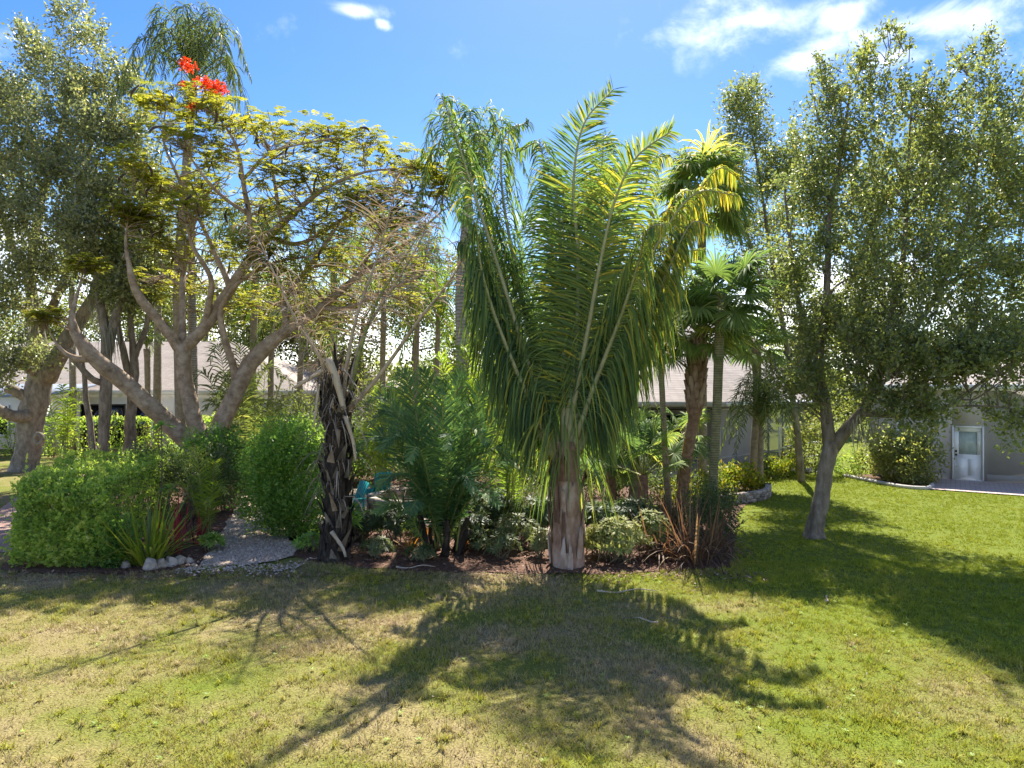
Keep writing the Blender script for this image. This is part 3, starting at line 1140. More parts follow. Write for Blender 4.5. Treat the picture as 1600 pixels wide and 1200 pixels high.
def side_house():
    t = thing('house', (*wl(4), 0), 'grey stucco house wall with the white door beside the paved patio', 'house')
    ang = math.atan2(U_W[1], U_W[0])
    f = [wl(0), wl(14), wl(14, -10), wl(0, -10)]
    foot = [tuple(p) for p in f]
    mb = MB()
    s0, s1 = 2.80, 3.83
    # front wall in pieces round the door opening
    for a, b, z0, z1 in ((0, s0, 0, 3.6), (s1, 14, 0, 3.6), (s0, s1, 2.12, 3.6)):
        mb.beam((*wl(a, -.1), (z0 + z1) / 2), (*wl(b, -.1), (z0 + z1) / 2), .2, z1 - z0)
    for a, b in ((1, 2), (2, 3), (3, 0)):
        p, q = f[a], f[b]
        d = nrm(q - p)
        wall_run(mb, p + d * .25, q - d * .25 if a < 3 else q - d * .25, 0, 3.6)
    mb.build('wall', M['stucco_grey'], t)
    base = MB()
    base.beam((*wl(s1 + .1, .02), .16), (*wl(14, .02), .16), .04, .28)
    base.build('plinth', M['stucco_grey'], t)
    rb = MB()
    ff = hip_roof(rb, foot, [wl(4.5, -5), wl(9.5, -5)], 3.75, 5.3, .6)
    roof = rb.build('roof', M['shingle_grey'], t)
    fb = MB()
    for i in range(4):
        fb.beam((*ff[i], 3.64), (*ff[(i + 1) % 4], 3.64), .06, .22)
    fb.prism([tuple(p) for p in ff][::-1], 3.5, 3.54)
    fb.build('fascia', M['white_paint'], roof)
    # door: frame, slab with an opening for the glass
    dm = MB()
    o = -.06

    def panel(m, a, b, z0, z1, off, th):
        m.beam((*wl(a, off), (z0 + z1) / 2), (*wl(b, off), (z0 + z1) / 2), th, z1 - z0)
    panel(dm, s0 + .06, s1 - .06, .05, 1.02, o, .05)
    panel(dm, s0 + .06, s1 - .06, 1.9, 2.06, o, .05)
    panel(dm, s0 + .06, s0 + .22, 1.02, 1.9, o, .05)
    panel(dm, s1 - .22, s1 - .06, 1.02, 1.9, o, .05)
    door = dm.build('door', M['white_paint'], t)
    fm = MB()
    panel(fm, s0, s0 + .055, 0.04, 2.12, .0, .12)
    panel(fm, s1 - .055, s1, 0.04, 2.12, .0, .12)
    panel(fm, s0 + .056, s1 - .056, 2.065, 2.12, .0, .12)
    panel(fm, s0 + .056, s1 - .056, 0.0, .045, .01, .16)
    fm.build('frame', M['white_paint'], door)
    gm = MB()
    panel(gm, s0 + .22, s1 - .22, 1.02, 1.9, o - .01, .012)
    gm.build('glass', M['frosted'], door)
    for a, b in ((.16, .40), (.63 - .1, .77)):
        pm = MB()
        panel(pm, s0 + a, s0 + a + .3, .2, .85, o + .03, .012)
        pm.build('moulding', M['white_paint'], door)
    for z in (1.0, 1.14):
        hm = MB()
        c = np.array([*wl(s0 + .13, .0), z])
        hm.box(c, (.07, .07, .07 if z > 1.1 else .06), ang)
        hm.build('handle' if z < 1.1 else 'lock', M['black_plastic'], door)
    dn = MB()
    panel(dn, .9, 1.0, .05, 3.5, .05, .07)
    dn.build('downspout', M['white_paint'], t)
    # curved kerb round the bush bed
    kb = MB()
    pts = spline([(*wl(-.9, 1.2), .05), (*wl(0.2, 2.4), .05), (*wl(1.2, 3.4), .05), (*wl(1.8, 3.55), .05), (*wl(2.1, 3.3), .05), (*wl(2.2, 2.2), .05)], 26)
    kb.tube(pts, [.075] * 26, 8)
    k = kb.build('bed_kerb', M['concrete'], smooth=True)
    tag(k, 'thin curved concrete kerb round the bush bed beside the patio', 'kerb')
    sheet('bush_bed', [wl(-.9, .02), wl(2.25, .02), wl(2.2, 2.2), wl(2.05, 3.3), wl(1.7, 3.5), wl(1.2, 3.35), wl(.2, 2.35), wl(-.9, 1.2)], .025, M['mulch'])


side_house()
# ------------------------------------------------------------------ plant builders
def frond(root, pts, L=.9, n=70, droop=.3, U=(0, -1, 0), tint=.35, leaf='palm_leaf', stalk='petiole', start=.15, r0=.045, r1=.008,
          ang=.6, vee=.15, w=.035, tip_tint=0.0, jit=.12, name='frond', both=True, nseg=4, twist=0.3, tj=.13, keep=1.0, dead=False, e0=.45, e1=.0):
    c = spline(pts, n)
    T = nrm(np.gradient(c, axis=0))
    U = nrm(np.broadcast_to(np.asarray(U, float), T.shape))
    S = nrm(np.cross(T, U))
    U2 = np.cross(S, T)
    rad = np.linspace(r0, r1, n)
    t = np.linspace(0, 1, n)
    use = t > start
    B, D, W, LL, DR, TT = [], [], [], [], [], []
    tt = (t[use] - start) / (1 - start)
    env = (np.clip(e0 + 1.5 * tt, 0, 1) + e1 * np.clip(1 - 1.4 * tt, 0, 1)) * np.clip((1.06 - tt) * 2.4, .3, 1)
    for sgn in (-1, 1):
        m = use.sum()
        a = ang + .5 * tt + RNG.normal(0, jit, m)
        v = vee + RNG.normal(0, jit * 1.5, m)
        d = nrm(S[use] * sgn * np.cos(a)[:, None] + T[use] * np.sin(a)[:, None] + U2[use] * v[:, None])
        wv = T[use] + U2[use] * RNG.normal(0, twist, m)[:, None]
        wv = nrm(wv - d * np.sum(wv * d, 1, keepdims=True))
        k = RNG.uniform(0, 1, m) < keep
        B.append(c[use][k])
        D.append(d[k])
        W.append(wv[k])
        LL.append((L * env * RNG.uniform(.85, 1.12, m))[k])
        DR.append((droop * RNG.uniform(.7, 1.4, m))[k])
        TT.append(np.clip(tint + tip_tint * tt + RNG.normal(0, tj, m), 0, 1)[k])
    mb = MB()
    mb.strips(np.concatenate(B), np.concatenate(D), np.concatenate(W), np.concatenate(LL), w, nseg, np.concatenate(DR), np.concatenate(TT))
    o = mb.build(name, M[leaf], root)
    rb = MB()
    rb.tube(c, rad, 6, tint=.5)
    rb.build('rachis', M[stalk], o, smooth=True)
    return o


def fan_leaf(root, a, hub, R=.7, nseg=34, spread=2.3, tint=.4, N=None, leaf='fan_leaf', droop=.25, tj=.1, w=None):
    """petiole from a to hub, then a pleated fan of segments"""
    a, hub = np.asarray(a, float), np.asarray(hub, float)
    A = nrm(hub - a)
    if N is None:
        N = np.cross(A, np.array([0, 0, 1.0]))
        N = np.cross(N, A)
    N = nrm(N - A * np.dot(N, A))
    S = np.cross(A, N)
    th = np.linspace(-spread, spread, nseg)
    Ld = R * (.72 + .28 * np.cos(th * .7)) * RNG.uniform(.93, 1.06, nseg)
    D = nrm(np.cos(th)[:, None] * A + np.sin(th)[:, None] * S + N * (.12 + .1 * np.abs(np.sin(th)))[:, None])
    Wd = -np.sin(th)[:, None] * A + np.cos(th)[:, None] * S
    pl = np.where(np.arange(nseg) % 2 == 0, .35, -.35)[:, None]
    Wd = nrm(Wd + N * pl)
    mb = MB()
    wid = 2 * R * .52 * math.tan(spread / nseg) * 1.12 if w is None else w
    mb.strips(np.repeat(hub[None], nseg, 0), D, Wd, Ld, wid, 5, droop * RNG.uniform(.6, 1.5, nseg),
              np.clip(tint + RNG.normal(0, tj, nseg), 0, 1), prof=[.04, .42, .8, .92, .5, .04])
    o = mb.build('fan_leaf', M[leaf], root)
    pb = MB()
    L = np.linalg.norm(hub - a)
    mid = (a + hub) / 2 + np.array([0, 0, .06 * L])
    pb.tube(spline([a, mid, hub], 7), np.linspace(.028, .014, 7), 5)
    pb.build('petiole', M['petiole'], o, smooth=True)
    return o


def clusters(mb, C, axis, per, spread, L, wd, tint, up=.25, tj=.14, flat=0.0):
    """per leaves about every cluster centre, pointing outwards along axis"""
    n = len(C)
    if n == 0:
        return
    C2 = np.repeat(C, per, 0)
    A2 = np.repeat(axis, per, 0)
    m = len(C2)
    off = RNG.normal(0, 1, (m, 3)) * spread * .55 + A2 * RNG.uniform(-.6, .9, (m, 1)) * spread
    D = nrm(A2 * .55 + rand_unit(m) * .95 + np.array([0, 0, up]))
    W = nrm(np.cross(D, nrm(rand_unit(m) + np.array([0, 0, flat]))))
    t = np.repeat(np.broadcast_to(np.asarray(tint, float), (n,)), per)
    mb.leaves(C2 + off, D, W, L * RNG.uniform(.5, 1.4, m), wd * RNG.uniform(.6, 1.3, m), np.clip(t + RNG.normal(0, tj, m), 0, 1))


def lobe_points(lobes, n, gap_scale=.9, gap=-.12, shell=.45, seed=0.0):
    """cluster centres and outward axes in a set of ellipsoids (centre, radii)"""
    vol = np.array([r[0] * r[1] * r[2] for c, r in lobes]) ** .75
    cnt = RNG.multinomial(n, vol / vol.sum())
    P_, A_ = [], []
    for (c, r), k in zip(lobes, cnt):
        u = rand_unit(k)
        rr = RNG.uniform(0, 1, k) ** shell
        r = np.asarray(r, float)
        rr = rr * (1 + .25 * np.array([mnoise.noise((q[0] * 2.1 + c[0], q[1] * 2.1, q[2] * 2.1 + seed)) for q in u]))
        P_.append(np.asarray(c) + u * rr[:, None] * r)
        A_.append(nrm(u / r))
    P_, A_ = np.concatenate(P_), np.concatenate(A_)
    k = np.array([mnoise.noise((p[0] * gap_scale + seed, p[1] * gap_scale, p[2] * gap_scale)) for p in P_])
    sel = k > gap
    return P_[sel], A_[sel], k[sel]


def limb_tubes(mb, limbs, sides=9, rough=.06, n=16):
    """limbs: list of [(px,py,d,rpx)...]; returns points with radii"""
    allp = []
    for L in limbs:
        q = np.array([[*P(px, py, d), r / FPX * d] for px, py, d, r in L])
        s = spline(q, n)
        s[:, 3] = np.maximum(s[:, 3], .006)
        sd = RNG.uniform(0, 99)
        for i in range(2, n - 1):
            k = min(s[i, 3] * .45, .12)
            f = np.linalg.norm(s[i, :3] - s[0, :3]) * 1.1
            s[i, :3] += k * np.array([mnoise.noise((f, sd, 0)), mnoise.noise((f, sd, 5)), 0])
        mb.tube(s[:, :3], s[:, 3], sides, rough)
        allp.append(s)
    return np.concatenate(allp)


def branches_to(mb, pts, targets, k0=.45, rmax=.1, rmin=.012, sag=.0, sides=5, zmin=None):
    """curved branches from the nearest stout point to each target"""
    out = []
    for tg in targets:
        d = np.linalg.norm(pts[:, :3] - tg, axis=1) + np.maximum(0, pts[:, 2] - tg[2] + .3) * 1.2 - pts[:, 3] * 3
        b = pts[int(np.argmin(d))]
        L = np.linalg.norm(tg - b[:3])
        mid = (b[:3] + tg) / 2 + RNG.normal(0, .12 * L, 3) + np.array([0, 0, .08 * L - sag * L])
        r = min(b[3] * k0 + .006, rmax)
        s = spline(np.array([[*b[:3], r], [*mid, r * .65], [*tg, rmin]]), 9)
        mb.tube(s[:, :3], s[:, 3], sides, .05, cap=False)
        out.append(s)
    return np.concatenate([pts] + out)


def px_lobes(rows):
    """rows (px,py,d,rx_px,rz_px,ry_m) -> metric ellipsoids"""
    return [(P(px, py, d), (rx / FPX * d, ry, rz / FPX * d)) for px, py, d, rx, rz, ry in rows]


def broad_tree(name, base, label, limbs, lobes, ncl, per, L, wd, bark, leaf, group=None, spread=.28, gap=-.1, gap_scale=.9, shell=.5,
               twigs=3, cat='tree', tint=.42, seed=0.0, tj=.16, rmax=.09, shoots=0):
    t = thing(name, base, label, cat, group)
    tb = MB()
    pts = limb_tubes(tb, limbs[:1], 12, .07, 20)
    trunk = tb.build('trunk', M[bark], t, smooth=True)
    bb2 = MB()
    bb = MB()
    for lm in limbs[1:]:
        lb = MB()
        pts = np.concatenate([pts, limb_tubes(lb, [lm], 9, .06)])
        lb.build('limb', M[bark], t, smooth=True)
    lob = px_lobes(lobes)
    pts = branches_to(bb, pts, [np.asarray(c) for c, r in lob], rmax=rmax, rmin=.02, sides=6)
    tips = []
    for c, r in lob:
        for _ in range(twigs):
            tips.append(np.asarray(c) + rand_unit(1)[0] * np.asarray(r) * RNG.uniform(.5, 1.0))
    branches_to(bb, pts, tips, rmax=.03, rmin=.005, sides=4)
    bb.build('branches', M[bark], t, smooth=True, kind='stuff')
    C, A, k = lobe_points(lob, ncl, gap_scale, gap, shell, seed)
    A = nrm(A + rand_unit(len(A)) * .5)
    mb = MB()
    # leafy shoots that break the outline
    SB, SA = [], []
    for c, r in lob:
        r = np.asarray(r)
        for _ in range(shoots):
            u = rand_unit(1)[0]
            u[2] = abs(u[2]) * .9 - .15
            p0 = np.asarray(c) + u * r * .8
            dd = nrm(u + np.array([0, 0, .7]) + RNG.normal(0, .3, 3))
            Ls = RNG.uniform(.5, 1.25) * np.mean(r) * .8
            m = max(4, int(Ls / (spread * .42)))
            for q in range(m):
                SB.append(p0 + dd * Ls * q / m)
                SA.append(dd)
            bb2.tube(np.array([p0 - dd * .3, p0 + dd * Ls * .5, p0 + dd * Ls]), [.012, .008, .004], 4, cap=False)
    if shoots:
        SB, SA = np.array(SB), np.array(SA)
        clusters(mb, SB, SA, max(5, per // 2), spread * .5, L, wd, np.clip(tint + .06 + RNG.normal(0, .1, len(SB)), 0, 1), tj=tj)
        bb2.build('twigs', M[bark], t, kind='stuff')
    clusters(mb, C, A, per, spread, L, wd, np.clip(tint + RNG.normal(0, .12, len(C)), 0, 1), tj=tj)
    mb.build('crown', M[leaf], t)
    return t


def shrub(name, base, label, lobes, ncl, per, L, wd, leaf, cat='shrub', group=None, spread=.16, gap=-.3, tint=.45, stems=7, tj=.15, shell=.35, seed=0.0, flat=.3):
    """lobes in metres relative to base: (dx,dy,z,rx,ry,rz)"""
    base = np.asarray(base, float)
    t = thing(name, base, label, cat, group)
    lob = [(base + np.array([a, b, c]), (rx, ry, rz)) for a, b, c, rx, ry, rz in lobes]
    sb = MB()
    for i in range(stems):
        c, r = lob[i % len(lob)]
        tip = np.asarray(c) + rand_unit(1)[0] * np.asarray(r) * .7
        b = base + np.array([RNG.normal(0, .1), RNG.normal(0, .08), 0])
        if len(lob) > 2:
            b[:2] = b[:2] * .4 + np.asarray(c)[:2] * .6
        sb.tube(spline([b, (b + tip) / 2 + RNG.normal(0, .08, 3), tip], 7), np.linspace(.022, .006, 7), 5)
    sb.build('stems', M['stem'], t, smooth=True, kind='stuff')
    C, A, k = lobe_points(lob, ncl, 2.2, gap, shell, seed)
    s = C[:, 2] > .05
    C, A = C[s], A[s]
    mb = MB()
    clusters(mb, C, nrm(A + rand_unit(len(A)) * .4), per, spread, L, wd, np.clip(tint + RNG.normal(0, .1, len(C)), 0, 1), tj=tj, flat=flat)
    mb.build('foliage', M[leaf], t)
    return t


def strap_plant(name, base, label, n, H, leaf, cat='plant', spread=.9, w=.05, tint=.5, tj=.2, droop=.5, r=.15, group=None, lmin=.55):
    base = np.asarray(base, float)
    t = thing(name, base, label, cat, group)
    for i in range(n):
        a = RNG.uniform(0, 2 * np.pi)
        k = RNG.uniform(.08, spread)
        d = nrm(np.array([math.cos(a) * k, math.sin(a) * k, 1.0]))
        b = base + np.array([math.cos(a) * r * RNG.uniform(0, 1), math.sin(a) * r * RNG.uniform(0, 1), .01])
        W = nrm(np.cross(d, np.array([math.cos(a), math.sin(a), .2])) + rand_unit(1)[0] * .15)
        mb = MB()
        mb.strips([b], [d], [W], H * RNG.uniform(lmin, 1.1), w * RNG.uniform(.75, 1.2), 6, droop * RNG.uniform(.1, 1.2) * k,
                  float(np.clip(tint + RNG.normal(0, tj), 0, 1)), prof=[.55, .8, 1.0, .95, .75, .45, .04])
        mb.build('leaf', M[leaf], t)
    return t


def rosettes(mb, C, A, L, wd, tint, m=9, droop=.25):
    """whorls of leaflets like schefflera"""
    n = len(C)
    for j in range(m):
        th = 2 * np.pi * j / m + RNG.uniform(-.2, .2, n)
        ref = nrm(np.cross(A, np.array([.3, .2, 1.0])))
        ref2 = np.cross(A, ref)
        D = nrm(ref * np.cos(th)[:, None] + ref2 * np.sin(th)[:, None] + A * RNG.uniform(.1, .7, (n, 1)) - np.array([0, 0, droop]))
        W = nrm(np.cross(D, A) + rand_unit(n) * .1)
        mb.leaves(C, D, W, L * RNG.uniform(.7, 1.15, n), wd, np.clip(tint + RNG.normal(0, .17, n), 0, 1))


def schefflera(base, label, R, H, n, leaf='variegated_leaf', L=.13, wd=.045, tint=.5, name='umbrella_shrub', cat='shrub', group=None):
    base = np.asarray(base, float)
    t = thing(name, base, label, cat, group)
    u = rand_unit(n)
    u[:, 2] = np.abs(u[:, 2]) * 1.0 - .15
    C = base + np.array([0, 0, H * .45]) + u * np.array([R, R * .8, H * .55]) * RNG.uniform(.55, 1.0, (n, 1))
    C[:, 2] = np.maximum(C[:, 2], .1)
    A = nrm(u + np.array([0, -.1, .5]))
    mb = MB()
    rosettes(mb, C, A, L, wd, tint)
    sb = MB()
    for c in C[::4]:
        b = base + np.array([RNG.normal(0, R * .25), RNG.normal(0, R * .2), 0])
        sb.tube(spline([b, (b + c) / 2 + RNG.normal(0, .04, 3), c], 5), np.linspace(.014, .005, 5), 4)
    sb.build('stems', M['stem'], t, kind='stuff')
    mb.build('foliage', M[leaf], t)
    return t


def slim_trunk(root, pts, mat, n=24, swell=.0, sides=10, name='trunk', rough=.035):
    """pts: (px,py,d,rpx)"""
    q = np.array([[*P(px, py, d), r / FPX * d] for px, py, d, r in pts])
    s = spline(q, n)
    s[:, 3] *= 1 + swell * RNG.uniform(-1, 1, n)
    mb = MB()
    mb.tube(s[:, :3], s[:, 3], sides, rough)
    return mb.build(name, M[mat], root, smooth=True), s


def arch(c, az, out, rise, drop, n=6):
    """control points of an arching frond from crown centre c"""
    d = np.array([math.cos(az), math.sin(az), 0])
    return [c, c + d * out * .3 + np.array([0, 0, rise * .75]), c + d * out * .65 + np.array([0, 0, rise]), c + d * out + np.array([0, 0, rise - drop])]


def feather_palm(name, label, trunk, tmat, nf, out, rise, drop, leaf='queen_leaf', L=.6, w=.03, droop=.9, n=46, tint=.4, group=None, shaft=0.0, tj=.16,
                 az0=0.0, jit_out=.2, up=3, boots=0, nseg=3, r0=.03):
    q0 = trunk[0]
    base = P(*q0[:3])
    base[2] = 0
    t = thing(name, base, label, 'palm', group)
    o, s = slim_trunk(t, trunk, tmat)
    c = s[-1, :3]
    if shaft:
        mb = MB()
        pp = spline([c - [0, 0, .1], c + [0, 0, shaft * .5], c + [0, 0, shaft]], 8)
        mb.tube(pp, s[-1, 3] * np.linspace(1.15, .5, 8), 9)
        mb.build('crownshaft', M['petiole'], t, smooth=True)
        c = c + np.array([0, 0, shaft])
    for i in range(nf):
        az = az0 + i * 2.399 + RNG.normal(0, .15)
        k = i / max(nf - 1, 1)
        steep = 1.0 - k
        oo = out * (1 - .55 * steep) * RNG.uniform(1 - jit_out, 1 + jit_out)
        rr = rise * (.35 + .9 * steep) * RNG.uniform(.85, 1.15)
        dd = drop * (1.15 - .7 * steep) * RNG.uniform(.8, 1.2)
        pts = arch(c, az, oo, rr, dd)
        hd = np.array([math.cos(az), math.sin(az), 0])
        frond(t, pts, L, n, droop, U=(-hd[0] * .45, -hd[1] * .45, 1), tint=tint + .08 * (RNG.uniform() - .5), leaf=leaf, start=.14, r0=r0, r1=.006, w=w, tj=tj, nseg=nseg, ang=.5, vee=.2, jit=.2, twist=.5)
    return t


def fan_palm(name, label, trunk, tmat, nl, plen, R, tint=.4, group=None, leaf='fan_leaf', spread=2.2, boots=None, elev=(1.2, -.6), nseg=40, droop=.6, az0=0.0):
    q0 = trunk[0]
    base = P(*q0[:3])
    base[2] = 0
    t = thing(name, base, label, 'palm', group)
    o, s = slim_trunk(t, trunk, tmat)
    c = s[-1, :3]
    if boots:
        i0, i1, cnt = boots
        for k in range(cnt):
            f = i0 + (i1 - i0) * (k + .5) / cnt
            i = min(int(f), len(s) - 2)
            fr = f - i
            p = s[i, :3] * (1 - fr) + s[i + 1, :3] * fr
            r = s[i, 3] * (1 - fr) + s[i + 1, 3] * fr
            a = k * 2.399
            rad = np.array([math.cos(a), math.sin(a), 0])
            tn = np.array([-math.sin(a), math.cos(a), 0])
            mb = MB()
            wv = r * .75
            h = r * 1.5
            V = []
            for z, oo, ww in ((-.2, .98, 1.0), (.45, 1.12, .75), (1.0, 1.34, .42)):
                for sx in (-1, 1):
                    V.append(p + rad * r * oo + tn * sx * wv * ww * .5 + np.array([0, 0, z * h]))
                for sx in (-1, 1):
                    V.append(p + rad * r * (oo - .22) + tn * sx * wv * ww * .5 + np.array([0, 0, z * h]))
            mb.add(V, [(0, 1, 5, 4), (4, 5, 9, 8), (3, 2, 6, 7), (7, 6, 10, 11), (0, 4, 6, 2), (4, 8, 10, 6), (1, 3, 7, 5), (5, 7, 11, 9), (8, 9, 11, 10)],
                   tint=float(RNG.uniform(.2, .9)))
            mb.build('boot', M['boot'], t)
    for i in range(nl):
        k = i / max(nl - 1, 1)
        el = elev[0] + (elev[1] - elev[0]) * k + RNG.normal(0, .12)
        az = az0 + i * 2.399 + RNG.normal(0, .2)
        d = np.array([math.cos(az) * math.cos(el), math.sin(az) * math.cos(el), math.sin(el)])
        pl = plen * RNG.uniform(.75, 1.15)
        hub = c + d * pl
        Nn = np.array([-math.cos(az) * math.sin(el), -math.sin(az) * math.sin(el), math.cos(el)]) + RNG.normal(0, .25, 3)
        fan_leaf(t, c + np.array([0, 0, -.05]), hub, R * RNG.uniform(.85, 1.1), nseg, spread, tint + .08 + RNG.normal(0, .14), Nn, leaf, droop)
    return t


def leafy_box(mb, a, b, u, H, n, L, wd, tint, leafw=None):
    pass
# ------------------------------------------------------------------ tall feather palm in the middle
def main_palm():
    base = G(886, 884)
    d0 = base[1]
    t = thing('feather_palm', base, 'huge upright feather palm with a peeling stump trunk and long drooping green fronds', 'palm')
    q = np.array([[*P(px, py, d0), r / FPX * d0] for px, py, r in
                  ((888, 892, 26), (888, 870, 25), (886, 830, 24), (886, 780, 22), (884, 730, 21), (884, 690, 15))])
    s = spline(q, 20)
    mb = MB()
    mb.tube(s[:, :3], s[:, 3], 14, .05)
    mb.build('trunk', M['palm_base'], t, smooth=True)
    # old leaf bases clasping the stump
    k = 0
    for row, (f, cnt, h, fl) in enumerate(((0.5, 6, .75, 1.16), (2.5, 4, 1.0, 1.08), (6.0, 5, .8, 1.12), (8, 4, 1.1, 1.05), (12, 5, .6, 1.2))):
        for j in range(cnt):
            a0 = 2 * math.pi * (j + .5 * (row % 2)) / cnt + RNG.normal(0, .4)
            i = int(max(0, f + RNG.uniform(-.5, 3)))
            p, r = s[i, :3], s[i, 3]
            hh = h * RNG.uniform(.6, 1.15)
            half = RNG.uniform(.16, .55)
            mbb = MB()
            V, Q = [], []
            rows_, cols = 5, 5
            for u in range(rows_):
                z = u / (rows_ - 1)
                hw = half * (1 - .55 * z ** 1.5)
                for c in range(cols):
                    a = a0 + hw * (2 * c / (cols - 1) - 1)
                    rr = r * (1.05 + (fl - 1) * z * 2.0 + .06 * z * math.sin(k * 3.1)) + .03 * (RNG.uniform() - .5) * z
                    edge = .06 * abs(2 * c / (cols - 1) - 1) * (1 if u == rows_ - 1 else 0) + (RNG.uniform(-.16, .16) if u == rows_ - 1 else RNG.uniform(-.03, .03))
                    V.append(p + np.array([math.cos(a) * rr, math.sin(a) * rr, -.08 + hh * z - edge]))
            n0 = len(V)
            ctr = np.array([p[0], p[1], 0])
            V2 = [v - nrm(np.array([v[0] - p[0], v[1] - p[1], 0])) * .025 for v in V]
            for u in range(rows_ - 1):
                for c in range(cols - 1):
                    i0 = u * cols + c
                    Q.append((i0, i0 + 1, i0 + cols + 1, i0 + cols))
                    Q.append((n0 + i0 + cols, n0 + i0 + cols + 1, n0 + i0 + 1, n0 + i0))
            for c in range(cols - 1):
                i0 = (rows_ - 1) * cols + c
                Q.append((i0, i0 + 1, n0 + i0 + 1, n0 + i0))
            for u in range(rows_ - 1):
                i0 = u * cols
                Q.append((i0 + cols, n0 + i0 + cols, n0 + i0, i0))
                i0 = u * cols + cols - 1
                Q.append((i0, n0 + i0, n0 + i0 + cols, i0 + cols))
            mbb.add(V + V2, Q, tint=float(np.clip((.75 if row < 1 else .3) + RNG.normal(0, .28), 0, 1)))
            mbb.build('leaf_base', M['palm_base'], t)
            k += 1
    # fronds: pixel course, depth offset at the tip, leaflet length, droop, tint, tip tint
    F = [
        ([(880, 700), (900, 540), (903, 400), (896, 290), (912, 195), (958, 140)], .3, .95, .10, .42, .12, (0, -1, .1)),
        ([(884, 700), (918, 520), (940, 400), (962, 310), (995, 245), (1048, 205)], -.9, .95, .28, .42, .3, (-.2, -1, .1)),
        ([(892, 710), (950, 560), (1000, 440), (1045, 350), (1092, 300), (1148, 305)], -.5, 1.05, 1.0, .45, .42, (-.5, -.8, .3)),
        ([(870, 710), (822, 560), (776, 410), (740, 300), (710, 205), (690, 150)], -.3, 1.0, .75, .40, .12, (.5, -.8, .3)),
        ([(897, 715), (965, 560), (1030, 430), (1075, 330), (1120, 265), (1150, 275)], 1.2, 1.05, .95, .48, .38, (-.6, .4, .5)),
        ([(872, 705), (838, 560), (806, 420), (785, 300), (788, 215), (826, 190)], 1.4, .95, .7, .40, .15, (.6, -.3, .5)),
        ([(882, 695), (872, 520), (862, 380), (852, 280), (842, 225), (815, 235)], 1.6, .95, .55, .38, .12, (.2, .8, .3)),
        ([(890, 700), (928, 540), (968, 410), (1002, 310), (1022, 250), (1045, 245)], 1.0, .95, .6, .46, .4, (-.3, .9, .2)),
        ([(886, 695), (890, 520), (915, 380), (938, 280), (945, 215), (962, 230)], 2.0, .9, .35, .44, .15, (0, 1, .2)),
        ([(868, 715), (815, 600), (775, 500), (752, 420), (742, 350), (722, 330)], -1.6, 1.05, 1.2, .30, .1, (.6, -.6, .5)),
        ([(890, 715), (930, 600), (968, 500), (995, 420), (1012, 360), (1040, 350)], -2.0, 1.1, 1.1, .36, .25, (-.5, -.7, .5)),
        ([(895, 715), (955, 620), (1005, 540), (1040, 470), (1065, 400), (1100, 390)], 1.8, 1.0, 1.0, .4, .3, (-.6, .4, .6)),
        ([(872, 712), (835, 610), (790, 520), (765, 440), (757, 380), (735, 365)], 1.8, 1.0, 1.0, .35, .1, (.6, .4, .6)),
        ([(866, 715), (810, 620), (770, 530), (745, 450), (735, 390), (720, 380)], -.6, 1.15, 1.3, .3, .12, (.7, -.6, .4)),
        ([(866, 712), (828, 600), (790, 480), (765, 380), (750, 300), (730, 285)], .6, 1.1, 1.2, .34, .1, (.7, -.4, .4)),
        ([(898, 715), (960, 610), (1010, 510), (1045, 420), (1080, 350), (1112, 355)], -.8, 1.15, 1.3, .42, .35, (-.7, -.5, .4)),
        ([(896, 712), (945, 590), (990, 470), (1030, 370), (1065, 300), (1095, 310)], .4, 1.1, 1.2, .42, .35, (-.7, -.4, .4)),
        ([(884, 700), (898, 540), (918, 420), (935, 330), (960, 270), (990, 265)], .6, 1.0, .5, .4, .2, (-.1, -1, .2)),
        ([(880, 700), (880, 540), (878, 420), (872, 330), (866, 270), (850, 262)], .8, 1.0, .5, .36, .1, (.1, -1, .2)),
    ]
    for px, dz, L, dr, ti, tt, U in F:
        n = len(px)
        pts = [P(x, y, d0 + dz * (i / (n - 1)) ** 1.2) for i, (x, y) in enumerate(px)]
        frond(t, pts, L * 1.08, 230, dr * (3.0 if dr > .5 else 1.2), U, ti - .02, 'palm_leaf', 'pale_rachis', start=.11, r0=.075, r1=.01, w=.033, ang=.25, vee=.08, tip_tint=tt * .55, jit=.11, twist=.25, nseg=5, tj=.16, e0=.8, e1=.1)
    # a few spent leaflets and strips hanging by the stump
    for i in range(230):
        a = RNG.uniform(0, 2 * np.pi)
        f = RNG.uniform(-.25, 1) if i < 150 else RNG.uniform(-.2, .5)
        p = P(884, 700 - 130 * f, d0) + np.array([math.cos(a) * (.32 + .6 * max(f, 0)), math.sin(a) * (.3 + .42 * max(f, 0)), 0])
        mb = MB()
        mb.strips([p], [nrm(np.array([math.cos(a) * .4, math.sin(a) * .4, -.1 + .5 * f]))], [np.array([-math.sin(a), math.cos(a), 0])], RNG.uniform(1.0, 2.3), .03, 7, 2.2,
                  float(RNG.uniform(.25, .75)))
        mb.build('hanging_leaflet', M['palm_leaf'], t)


main_palm()


